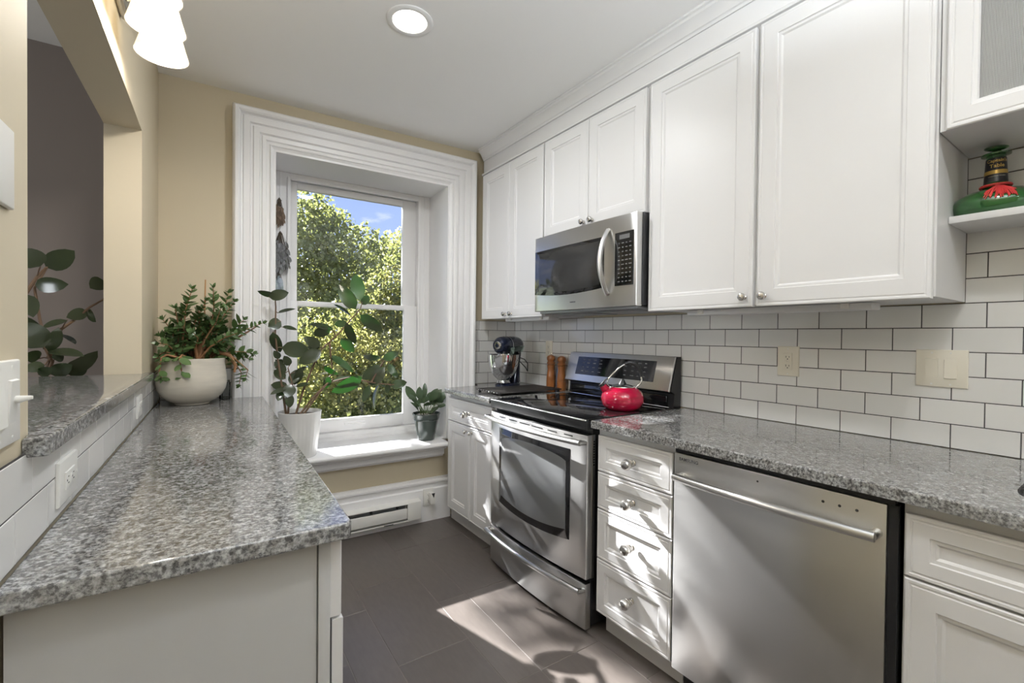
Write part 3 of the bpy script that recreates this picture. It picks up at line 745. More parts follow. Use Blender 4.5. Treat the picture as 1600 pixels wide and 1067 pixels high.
def build_dishwasher():
    s = thing('dishwasher', 'stainless steel dishwasher with a long bar handle under the right worktop', 'dishwasher', FR, (1.68, .676, 0))
    mb = MB(); mb.box(1.404, 1.98, .372, .980, .105, .874); mb.box(1.440, 1.98, .374, .978, 0, .1045); part(s, 'body', mb, BLACK)
    mb = MB(); mb.box(1.376, 1.403, .386, .984, .105, .864, .003); d = part(s, 'door', mb, STEELV)
    mb = MB(); mb.box(1.382, 1.4035, .372, .9845, .8645, .8825, .002); mb.box(1.385, 1.4035, .366, .3855, .105, .8645); part(s, 'edge_seal', mb, BLACK)
    mb = MB(); pts = []
    for k in range(25):
        t = k/24; pts.append((1.338-.014*(1-(2*t-1)**2), .398+.560*t, .790))
    mb.tube(pts, .0125, 18)
    for y in (.405, .951): mb.tube([(1.377, y, .790), (1.336, y, .790)], .0115, 14)
    part(d, 'handle', mb, STEEL, label='long rounded steel bar handle')
    mb = MB()
    for y in (.523, .485, .447): mb.lathe((1.3762, y, .831), [(.0038, 0), (.0038, .0006), (.002, .001)], 12, (-1, 0, 0))
    mb.lathe((1.3762, .696, .838), [(.003, 0), (.003, .0006)], 12, (-1, 0, 0))
    part(d, 'indicator_dot', mb, DARK, split=True)
    lettering(d, 'SAMSUNG', .0150, simple('logo_grey', (.10, .10, .11), .4), lambda x, y, z: (1.3758-z, .928-x, .845+y), True, 1.08)

def build_microwave():
    y0, y1, z0, z1 = 1.352, 2.098, 1.405, 1.824
    s = thing('microwave_oven', 'stainless steel microwave hung under the short wall cabinet above the range', 'microwave', FR, (1.8, 1.725, z0))
    mb = MB(); mb.box(1.640, 2.003, y0, y1, z0+.004, z1, .002); part(s, 'body', mb, BLACK)
    xf = 1.606
    # lower and upper frame edges are gently curved around the window
    mb = MB(); xs = bowed(mb, y0+.003, y1-.001, z0, z1, xf, .012, .033, bev=.004); d = part(s, 'front', mb, STEEL)
    ym, hw = (y0+y1)/2, (y1-y0)/2
    mb = MB(); bowed(mb, 1.545, 2.083, 1.497, 1.745, xs(1.545)-.0008, .004, .002, bev=.0006, zfun=lambda t: (1.500-.016*(1-t*t), 1.742)); w = part(d, 'window', mb, BGLASS)
    win = simple('microwave_window', (.03, .03, .03), .05, coat=.3)
    mb = MB(); bowed(mb, 1.575, 2.060, 1.512, 1.728, xs(1.575)-.0018, .004, .001, bev=.0004, zfun=lambda t: (1.516-.014*(1-t*t), 1.726)); part(d, 'window_glass', mb, win)
    mb = MB(); bowed(mb, 1.372, 1.541, 1.500, 1.745, xs(1.42)-.0010, .002, .003, bev=.0008); c = part(d, 'control_panel', mb, BGLASS)
    mk = simple('panel_marks', (.15, .15, .15), .4); mb = MB(); xk = xs(1.42)-.0035; rnd = random.Random(7)
    mb.box(xk-.0006, xk+.001, 1.392, 1.452, 1.712, 1.732)
    for r in range(10):
        z = 1.694-r*.0195
        for q in range(4):
            y = 1.388+q*.022; w2 = rnd.uniform(.004, .008); mb.box(xk-.0004, xk+.001, y-w2, y+w2, z-.0022, z+.0022)
    part(d, 'button', mb, mk, split=True)
    mb = MB(); pts = []; rs = []
    for k in range(21):
        t = 2*k/20-1; pts.append((1.592-.052*(1-t*t), 1.519, 1.617+.152*t)); rs.append(.0125-.003*t*t)
    mb.tube(pts, rs, 14)
    for z in (1.468, 1.766): mb.tube([(1.600, 1.519, z), (1.588, 1.519, z)], .010, 12)
    part(d, 'handle', mb, STEELV, label='bowed upright steel handle')
    mb = MB(); mb.box(1.63, 1.985, y0+.02, y1-.02, z0-.012, z0+.0035, .003); mb.mat(GREY)
    for a in (1.40, 1.76): mb.box(1.70, 1.93, a, a+.29, z0-.016, z0-.0122, .002)
    part(s, 'underside_filter', mb, BLACK)
    lettering(d, 'SAMSUNG', .009, simple('logo_grey', (.10, .10, .11), .4), lambda x, y, z: (xs(1.73)-.0006-z, 1.76-x, 1.442+y), True, 1.05)

# ================================================================== plates, heater, lights
def plate(name, label, cat, frame, P, w, h, kind, m, base, group=None, toggles=0):
    """P(u,v,d): centre based"""
    c = thing(name, label, cat, frame, base, group)
    def slab(a, b, c0, d0, e0, e1, bv=.002):
        mb = MB(); pr = [(0, e0), (0, e1-bv), (bv*.4, e1-bv*.3), (bv, e1)]
        mb.loops([[P(a+i, c0+i, d), P(b-i, c0+i, d), P(b-i, d0-i, d), P(a+i, d0-i, d)] for i, d in pr]); return mb
    part(c, 'cover', slab(-w/2, w/2, -h/2, h/2, 0, .006, .003), m)
    mb = MB()
    scr = [(-.0, h/2-.010), (0, -h/2+.010)] if kind not in ('double', 'blank') else [] if kind == 'blank' else [(x, y) for x in (-.023, .023) for y in (h/2-.010, -h/2+.010)]
    for x, y in scr:
        q = P(x, y, .0058); ax = Vector(P(0, 0, 1))-Vector(P(0, 0, 0)); mb.lathe(q, [(.003, 0), (.003, .0008), (.001, .001)], 10, ax)
    if scr: part(c, 'screw', mb, PLATE, split=True)
    if kind == 'double':
        for x in (-.023, .023):
            mb = MB(); s = 1 if x < 0 else -1
            L = [[P(x-.0165, -.033, .0055), P(x+.0165, -.033, .0055), P(x+.0165, .033, .0055), P(x-.0165, .033, .0055)], [P(x-.015, -.031, .008-.002*s), P(x+.015, -.031, .008-.002*s), P(x+.015, .031, .008+.002*s), P(x-.015, .031, .008+.002*s)]]
            mb.loops(L); part(c, 'rocker', mb, m)
    if kind in ('gfci', 'outlet'):
        f = part(c, 'socket_face', slab(-.0165, .0165, -.0335, .0335, .0055, .0085, .0012), m)
        mb = MB()
        for y in (.018, -.018):
            for x, hh in ((-.006, .008), (.006, .0065)): mb.loops([[P(x-.0009, y-hh/2, .0082), P(x+.0009, y-hh/2, .0082), P(x+.0009, y+hh/2, .0082), P(x-.0009, y+hh/2, .0082)], [P(x-.0009, y-hh/2, .0088), P(x+.0009, y-hh/2, .0088), P(x+.0009, y+hh/2, .0088), P(x-.0009, y+hh/2, .0088)]])
            ax = Vector(P(0, 0, 1))-Vector(P(0, 0, 0)); mb.lathe(P(0, y-.009, .0082), [(.0022, 0), (.0022, .0006)], 10, ax)
        part(f, 'slot', mb, DARK, split=True)
        if kind == 'gfci':
            mb = MB()
            for x in (-.005, .005): mb.loops([[P(x-.004, -.0025, .008), P(x+.004, -.0025, .008), P(x+.004, .0025, .008), P(x-.004, .0025, .008)], [P(x-.0035, -.002, .0098), P(x+.0035, -.002, .0098), P(x+.0035, .002, .0098), P(x-.0035, .002, .0098)]])
            part(f, 'test_button', mb, m, split=True)
    if kind == 'toggle':
        mb = slab(-.006, .006, -.013, .013, .0055, .0075, .0008); part(c, 'socket_face', mb, m)
        mb = MB(); mb.tube([P(0, .0, .006), P(0, .006, .022)], [.0045, .0035], 8); part(c, 'toggle', mb, m)
    return c
def build_plates():
    XT = XR-.0064
    R = lambda yc, zc: (lambda u, v, d: (XT-d, yc-u, zc+v))
    plate('wall_outlet', 'ivory outlet plate on the right-hand tile wall between range and light switches', 'outlet', FR, R(.8975, 1.172), .083, .122, 'gfci', PLATEI, (XT, .8975, 1.172))
    plate('light_switch', 'ivory plate with two rocker switches on the right-hand tile wall', 'switch', FR, R(.428, 1.172), .128, .122, 'double', PLATEI, (XT, .428, 1.172))
    plate('wall_outlet', 'ivory outlet plate behind the wooden mills left of the range', 'outlet', FR, R(2.447, 1.176), .070, .115, 'outlet', PLATEI, (XT, 2.447, 1.176))
    T = .0054; Lf = lambda yc, zc, o: (lambda u, v, d: (o+d, yc-u, zc+v))
    Lh = lambda yc, zc, o: (lambda u, v, d: (o+d, yc+v, zc+u))   # laid on its side
    plate('wall_outlet', 'white outlet plate lying sideways in the tiles near the end of the left worktop', 'outlet', FL, Lh(1.223, .977, T), .083, .130, 'gfci', PLATE, (T, 1.223, .977))
    plate('wall_outlet', 'white outlet plate lying sideways in the left tiles close to the cream plant pot', 'outlet', FL, Lh(2.20, .985, T), .080, .120, 'outlet', PLATE, (T, 2.20, .985))
    plate('light_switch', 'white cover plate high on the tan wall at the left picture edge', 'switch', FL, Lf(.905, 1.497, 0), .110, .115, 'blank', PLATE, (0, .905, 1.497))
    c = plate('light_switch', 'white plate with a plug sticking out, low at the left picture edge', 'switch', FL, Lf(.925, 1.160, 0), .112, .122, 'double', PLATE, (0, .925, 1.160))
    mb = MB(); mb.tube([(.008, .952, 1.163), (.013, .952, 1.163), (.017, .952, 1.164), (.024, .952, 1.165), (.026, .952, 1.165)], [.0055, .0055, .0045, .003, .0025], 14); part(c, 'plug', mb, PLATE)
    # outlet with plug on the baseboard
    Wf = lambda uc, zc, v0: (lambda u, v, d: (-uc+u, -v0-d, zc+v))
    c = plate('baseboard_outlet', 'white outlet with a plug-in on the tall baseboard right of the heater', 'outlet', FWIN, Wf(.715, .165, .0345), .072, .117, 'outlet', PLATE, (-.715, -.0345, .165))
    mb = MB(); mb.box(-.717, -.682, -.088, -.044, .125, .20, .006); g = part(c, 'plug_in', mb, PLATE)
    mb = MB(); mb.prism([(-.712, .203), (-.688, .203), (-.696, .170)], 'y', -.0895, -.0885); part(g, 'dark_window', mb, DARK)

def build_heater():
    c = thing('baseboard_heater', 'white electric baseboard heater below the window', 'heater', FWIN, (-1.2, -.06, .045))
    def hp(v, z): return (-v, z)
    u0, u1 = .785, 1.72
    mb = MB(); wbox(mb, u0, u1, .0345, .040, .045, .172); wbox(mb, u0, u1, .040, .082, .045, .052); part(c, 'back', mb, PLATE)
    mb = MB(); mb.prism([(-.0402, .172), (-.086, .166), (-.088, .160), (-.0402, .165)], 'x', -u1, -(u0)); part(c, 'hood', mb, PLATE)
    mb = MB(); wbox(mb, u0+.093, u1-.04, .078, .086, .066, .134, .002); part(c, 'front_panel', mb, PLATE)
    mb = MB(); wbox(mb, u0, u0+.090, .0402, .0865, .0525, .163, .002); part(c, 'end_box', mb, PLATE)
    mb = MB(); wbox(mb, u0+.095, u1-.04, .0405, .050, .058, .158); part(c, 'inner_shadow_plate', mb, GREY)
    mb = MB()
    for k in range(70):
        u = u0+.10+k*.0115; wbox(mb, u, u+.0012, .0502, .074, .075, .130)
    mb.tube([(-(u0+.095), -.062, .10), (-(u1-.045), -.062, .10)], .008, 8)
    part(c, 'heating_fins', mb, GREY)
    mb = MB()
    for u in (.93, 1.10, 1.24): wbox(mb, u, u+.012, .0502, .075, .135, .150, .002)
    wbox(mb, .97, 1.03, .0825, .0835, .0455, .0505)
    part(c, 'bracket', mb, DARK, split=True)

def can_light(c=None):
    x, y, z = .736, 1.845, CEIL
    s = thing('recessed_ceiling_light', 'round recessed ceiling light, lit, with a white trim ring', 'ceiling light', FR, (x, y, z))
    mb = MB(); mb.lathe((x, y, z-.007), [(.070, .0065), (.071, .002), (.076, 0), (.090, .001), (.096, .004), (.097, .0068)], 48, cap0=False, cap1=False); part(s, 'trim_ring', mb, TRIM)
    mb = MB(); mb.lathe((x, y, z-.0062), [(.0695, .004), (.0695, .0055)], 48); part(s, 'lens', mb, BULB)
    return s
def disk_light(name, loc, r, power, col=(.96, .98, 1), spread=math.pi):
    l = bpy.data.lights.new(name, 'AREA'); l.shape = 'DISK'; l.size = 2*r; l.energy = power; l.color = col; l.spread = spread
    o = bpy.data.objects.new(name, l); COL.objects.link(o); o.location = loc; return o
def build_lights():
    s = can_light(); disk_light('recessed_lamp', (.736, 1.845, CEIL-.012), .065, 11)
    for (x, y, lab) in ((.736, -.05, 'added recessed fill light, unseen, over the near end of the aisle behind the viewer'), (.736, -1.9, 'added recessed fill light, unseen, at the far rear of the room behind the viewer')):  # two unseen copies added behind the viewer for fill light
        c = copy_tree(s); c.location = (x, y, CEIL); c['label'] = lab; disk_light('recessed_lamp', (x, y, CEIL-.012), .065, 7)
    # unseen bowl uplight beside the viewer, added to brighten the ceiling
    px, py = .45, -.38
    b = thing('added_bowl_uplight', 'unseen white bowl uplight added to brighten the ceiling, just behind the viewer', 'added uplight', FR, (px, py, CEIL))
    mb = MB(); mb.lathe((px, py, 1.93), [(.05, 0), (.14, .015), (.20, .06), (.22, .10), (.215, .10), (.195, .064), (.135, .022), (0, .008)], 40, cap0=True, cap1=False); part(b, 'bowl', mb, TRIM)
    mb = MB(); mb.tube([(px, py, 1.94), (px, py, CEIL-.012)], .008, 10); mb.lathe((px, py, CEIL-.02), [(.03, 0), (.06, .006), (.06, .0195)], 24); part(b, 'stem', mb, NICKEL)
    o = disk_light('added_uplight_lamp', (px, py, 2.0), .12, 92, (.87, .935, 1)); o.rotation_euler = (math.pi, 0, 0)
    # sconce: bar fixture with three bell shades over the opening
    f = thing('vanity_light', 'wall light with frosted bell shades above the wall opening, top left', 'wall light', FL, (0, 1.60, 2.26))
    mb = MB(); mb.box(0, .022, 1.33, 1.87, 2.235, 2.295, .006); part(f, 'back_plate', mb, NICKEL)
    for i, y in enumerate((1.80, 1.645, 1.49)):
        n = .108; zr = 2.125
        mb = MB(); mb.tube([(.022, y, 2.265), (.06, y, 2.285), (.095, y, 2.282), (n, y, 2.262), (n, y, zr+.12)], .007, 10); mb.lathe((n, y, zr+.098), [(.028, 0), (.028, .02), (.012, .026)], 20); a = part(f, 'arm', mb, NICKEL)
        mb = MB()
        prof = [(.030, .100), (.036, .097), (.046, .078), (.054, .055), (.061, .028), (.068, .004), (.0695, 0), (.067, .0005), (.058, .028), (.051, .055), (.043, .078), (.033, .094)]
        mb.lathe((n, y, zr), prof, 40, cap0=False, cap1=False); sh = part(f, 'lamp_shade', mb, SHADE)
        mb = MB(); mb.ell((n, y, zr+.055), (.022, .022, .026)); part(sh, 'bulb', mb, BULB)
        p = FL @ Vector((n, y, zr+.012)); l = bpy.data.lights.new('bulb_light', 'POINT'); l.energy = 4.6; l.shadow_soft_size = .03; l.color = (1, .92, .82)
        o = bpy.data.objects.new('bulb_light', l); COL.objects.link(o); o.location = p

# ================================================================== things on the worktops
def build_kettle():
    cx, cy, z = 1.700, 1.512, .9148
    c = thing('kettle', 'shiny red enamel kettle with black arched handle on the range top', 'kettle', FR, (cx, cy, z))
    red = simple('red_enamel', (.36, .005, .034), .06, coat=.6)
    S = Vector((.822, -.569, 0)); C = Vector((cx, cy, z))
    def q(s, h, d=0): return C + S*s + Vector((0, 0, h)) + Vector((.569, .822, 0))*d
    mb = MB(); mb.lathe((cx, cy, z), [(.070, 0), (.080, .004), (.092, .018), (.100, .036), (.1025, .052), (.099, .070), (.090, .087), (.074, .100), (.058, .107), (.054, .109)], 56); body = part(c, 'body', mb, red)
    mb = MB(); mb.lathe((cx, cy, z+.1085), [(.055, 0), (.054, .003), (.046, .007), (.030, .011), (.014, .013), (.012, .013)], 40); lid = part(c, 'lid', mb, CHROME)
    mb = MB(); mb.lathe((cx, cy, z+.1205), [(.020, 0), (.016, .008), (.009, .020), (.006, .026), (0, .028)], 24); part(lid, 'lid_knob', mb, BLACK)
    mb = MB(); mb.tube([q(-.070, .082), q(-.088, .100), q(-.098, .116)], [.022, .018, .0155], 20); part(c, 'spout', mb, red)
    mb = MB(); mb.tube([q(-.097, .113), q(-.102, .122)], [.0165, .0165], 20); mb.tube([q(-.103, .120), q(-.085, .140), q(-.070, .150)], [.004, .004, .003], 8); part(c, 'whistle_cap', mb, BLACK)
    mb = MB(); mb.tube([q(-.060, .104), q(-.078, .124), q(-.068, .148), q(-.047, .172), q(-.024, .195), q(0, .212), q(.018, .220)], .0042, 12)
    mb.tube([q(.088, .160), q(.092, .142), q(.086, .125), q(.072, .112), q(.060, .104)], .0042, 12)
    mb.lathe(q(-.058, .098), [(.009, 0), (.007, .012)], 14); mb.lathe(q(.060, .098), [(.010, 0), (.008, .012)], 14)
    part(c, 'handle_bracket', mb, CHROME)
    mb = MB(); mb.tube([q(.008, .217), q(.030, .227), q(.055, .222), q(.076, .203), q(.088, .178), q(.091, .158)], [.006, .0095, .0105, .0105, .0095, .007], 16); part(c, 'handle', mb, BLACK, label='black curved grip')

def build_mixer():
    C = Vector((1.745, 2.585, .915)); F = Vector((-.895, -.446, 0)); S = Vector((.446, -.895, 0)); U = Vector((0, 0, 1))
    def q(f, s, h): return C + F*f + S*s + U*h
    R = Matrix((F, S, U)).transposed()
    navy = simple('navy_enamel', (.008, .012, .03), .12, coat=.5)
    c = thing('stand_mixer', 'dark navy stand mixer with polished steel bowl in the worktop corner', 'mixer', FR, tuple(C))
    mb = MB(); L = []
    for i, h in ((.012, 0), (0, .006), (0, .020), (.012, .032)):
        ring = []
        for k in range(40):
            a = 2*math.pi*k/40; f = math.cos(a); w = .082 if f > 0 else .065
            ring.append(q(f*(.105-i if f > 0 else .13-i) - .02, math.sin(a)*(w-i), h))
        L.append(ring)
    mb.loops(L)
    L = []
    for h, fr, bk, w in ((.030, -.045, -.145, .050), (.08, -.072, -.140, .043), (.16, -.080, -.138, .041), (.22, -.070, -.150, .048), (.25, -.06, -.155, .05)):
        L.append([q((fr+bk)/2+(fr-bk)/2*math.cos(2*math.pi*k/32), w*math.sin(2*math.pi*k/32), h) for k in range(32)])
    mb.loops(L); part(c, 'base', mb, navy)
    mb = MB(); pr = []
    for i in range(25):
        t = i/24; f = -.175+.30*t
        r = .062*max(0.0, 1-(2*t-1)**6)**.5 if t < .5 else (.062-.006*(t-.5))*max(0.0, 1-(2*t-1)**8)**.5
        pr.append((max(r, .0001), f))
    ax = F; mb.lathe(q(0, 0, .285), [(r, f) for r, f in pr], 36, F)
    hd = part(c, 'head', mb, navy)
    mb = MB(); mb.lathe(q(.018, 0, .285), [(.0635, 0), (.0642, .004), (.0635, .008)], 40, F, False, False); L = []
    mb.lathe(q(.05, 0, .205), [(.036, 0), (.036, .012), (.034, .024), (.030, .026)], 28); part(hd, 'trim_band', mb, CHROME)
    mb = MB(); mb.lathe(q(.118, 0, .285), [(.026, 0), (.027, .006), (.024, .010), (.010, .011)], 28, F); b = part(hd, 'hub_badge', mb, CHROME)
    mb = MB(); mb.lathe(q(.1285, 0, .285), [(.013, 0), (.013, .0012), (.006, .0018)], 20, F); part(b, 'badge_centre', mb, navy)
    mb = MB(); mb.lathe(q(.045, 0, .036), [(.050, 0), (.045, .006), (.040, .016), (.044, .024), (.066, .045), (.086, .078), (.098, .115), (.103, .155), (.1045, .185), (.107, .187), (.107, .189), (.103, .188), (.098, .150), (.085, .085), (.05, .040), (0, .034)], 48, cap1=False); part(c, 'mixing_bowl', mb, CHROME, label='polished steel bowl')
    mb = MB(); mb.tube([q(.045, 0, .205), q(.045, 0, .10)], .008, 10); part(c, 'beater_shaft', mb, GREY)
    mb = MB(); P = lambda a, b, h: q(a, b, h)
    mb.loops([[P(.06, .052, .215), P(.01, .058, .215), P(.0, .062, .27), P(.06, .066, .27)], [P(.075, .115, .245), P(.0, .122, .245), P(-.01, .13, .285), P(.075, .125, .285)]]); part(c, 'pouring_shield', mb, CLEARP, label='clear plastic pouring chute')
    mb = MB(); pts = [q(-.09, .05, .20), q(-.07, .10, .19), q(-.03, .145, .165), q(.0, .16, .13), q(-.01, .155, .115), q(-.05, .12, .135), q(-.07, .08, .16), q(-.09, .05, .175)]; mb.tube(pts, .0032, 8); part(c, 'cord', mb, BLACK)

def build_small():
    wood = simple('mill_wood', (.33, .12, .035), .3, bump=.1, bscale=60, coat=.3)
    def mill(x, y, lab, h, group='wooden mills beside the range'):
        c = thing('pepper_mill', lab, 'mill', FR, (x, y, .915), group)
        k = h/.225
        mb = MB(); mb.lathe((x, y, .915), [(.029, 0), (.030, .004), (.030, .055*k), (.0285, .057*k), (.0285, .060*k), (.0295, .064*k), (.028, .085*k), (.0245, .110*k), (.023, .130*k), (.0255, .145*k), (.0265, .155*k), (.024, .160*k)], 32); part(c, 'body', mb, wood)
        mb = MB(); mb.lathe((x, y, .915+.1605*k), [(.022, 0), (.027, .004), (.028, .010), (.024, .018), (.0225, .022), (.0275, .032), (.0285, .044), (.024, .056), (.012, .0635), (0, .065)], 32); hd = part(c, 'turning_head', mb, wood)
        if h > .222:
            mb = MB(); mb.lathe((x, y, .915+.2258*k), [(.004, 0), (.005, .004), (.004, .008), (0, .009)], 14); part(hd, 'top_nut', mb, NICKEL)
    mill(1.955, 2.365, 'brown wooden mill with a metal top nut, left of the two', .226)
    mill(1.960, 2.262, 'brown wooden mill with a plain top, closest to the range', .221)
    mb = MB(); mb.lathe((1.980, 2.318, .915), [(.013, 0), (.014, .003), (.014, .13), (.009, .15), (.007, .18), (.008, .182), (.008, .19)], 20)
    solo('slim_bottle', 'slim pale blue bottle between the two wooden mills', 'bottle', FR, (1.980, 2.318, .915), mb, simple('pale_blue_glass', (.25, .32, .48), .15, trans=.4))
    # ribbed tray with feet
    c = thing('ribbed_tray', 'dark grey ribbed metal tray on small feet beside the mixer', 'tray', FR, (1.66, 2.33, .915)); trm = simple('tray_grey', (.085, .08, .078), .35, .7)
    mb = MB(); mb.box(1.435, 1.905, 2.196, 2.462, .927, .934, .002)
    for k in range(12):
        y = 2.208+k*.022; mb.box(1.445, 1.895, y, y+.008, .934, .9375, .0015)
    part(c, 'plate', mb, trm)
    mb = MB()
    for x in (1.452, 1.890):
        for y in (2.212, 2.446): mb.lathe((x, y, .915), [(.008, 0), (.009, .004), (.007, .012)], 14)
    part(c, 'foot', mb, BLACK, split=True)
    mb = MB()
    for y in (2.22, 2.25, 2.28, 2.31, 2.34, 2.37, 2.40, 2.43): mb.ell((1.433, y, .931), (.004, .004, .004), nu=10, nv=6)
    part(c, 'edge_stud', mb, CHROME, split=True)
    # decanter bottle
    cx, cy, z = 1.905, .298, 1.6222
    c = thing('green_bottle', 'green glass decanter bottle with black and gold neck label and red tassel', 'bottle', FR, (cx, cy, z))
    gg, nt, p = material('green_glass'); p.inputs['Base Color'].default_value = (.025, .12, .025, 1); p.inputs['Roughness'].default_value = .08; p.inputs['Transmission Weight'].default_value = .35; p.inputs['Coat Weight'].default_value = .5
    mb = MB(); mb.lathe((cx, cy, z), [(.070, 0), (.082, .002), (.093, .012), (.098, .028), (.096, .042), (.086, .057), (.066, .070), (.040, .077), (.029, .083), (.0250, .095), (.0205, .170), (.0205, .176), (.031, .178), (.0315, .182), (.020, .186), (.012, .187)], 48); part(c, 'body', mb, gg)
    mb = MB(); q = Vector((0, 0, 1)).rotation_difference(Vector((-.30, -.12, 1))).to_matrix(); mb.cyl((cx, cy, z+.1862), (cx, cy, z+.198), .010); mb.ell((cx, cy, z+.200), (.026, .026, .009), q); part(c, 'stopper', mb, gg)
    lab = simple('label_black', (.012, .012, .018), .35); gold = simple('label_gold', (.50, .34, .10), .35, .6)
    mb = MB(); mb.lathe((cx, cy, z), [(.0254, .098), (.0214, .168)], 40, cap0=False, cap1=False); lb = part(c, 'neck_label', mb, lab)
    face = math.atan2(-cy, -cx)+.10
    def cyl(x, y, h, r): a = face + x/r; return (cx+r*math.cos(a), cy+r*math.sin(a), z+h)
    def rad(h): return .0254-(h-.098)*(.0040/.070)
    def wrapf(h0): return lambda x, y, d: cyl(x, y, h0+y, rad(h0+y)+.0004+d*.3)
    lettering(lb, "Captain's", .0125, gold, wrapf(.159), True, depth=.0003); lettering(lb, 'Table', .0145, gold, wrapf(.144), True, depth=.0003)
    lettering(lb, 'CANADIAN WHISKY', .0042, simple('label_white', (.6, .58, .5), .5), wrapf(.114), depth=.0002)
    mb = MB(); mb.lathe((cx, cy, z), [(rad(.121)+.0004, .121), (rad(.132)+.0004, .132)], 40, cap0=False, cap1=False); part(lb, 'gold_band', mb, gold)
    redm = simple('tassel_red', (.48, .03, .03), .6)
    mb = MB(); pts = [(cx+.0305*math.cos(a), cy+.0305*math.sin(a), z+.089) for a in [2*math.pi*k/32 for k in range(33)]]; mb.tube(pts, .0042, 10); ts = part(c, 'tassel', mb, redm)
    mb = MB(); rnd = random.Random(2); k0 = Vector(cyl(0, 0, .0855, .037)); mb.ell(k0, (.005, .005, .006))
    o = Vector((math.cos(face), math.sin(face), 0)); sd = Vector((-o.y, o.x, 0))
    for i in range(60):
        t = rnd.uniform(-1, 1); an = face+t*.36; r2 = rnd.uniform(.088, .101); h2 = .060-(r2-.088)*1.9; md = face+t*.15
        mb.tube([k0, (cx+.066*math.cos(md), cy+.066*math.sin(md), z+.0745), (cx+.084*math.cos((md+an)/2), cy+.084*math.sin((md+an)/2), z+.064), (cx+r2*math.cos(an), cy+r2*math.sin(an), z+h2)], .0012, 5)
    part(ts, 'fringe', mb, redm)
    # small glass jar behind the jade plant
    mb = MB(); cx, cy = .288, 2.845; mb.lathe((cx, cy, .915), [(.024, 0), (.026, .003), (.026, .085), (.022, .092), (.022, .100), (.0205, .100), (.0205, .092), (.024, .084), (.024, .006), (0, .005)], 28)
    solo('glass_jar', 'small clear glass jar standing behind the cream plant pot', 'jar', FL, (cx, cy, .915), mb, JARG)

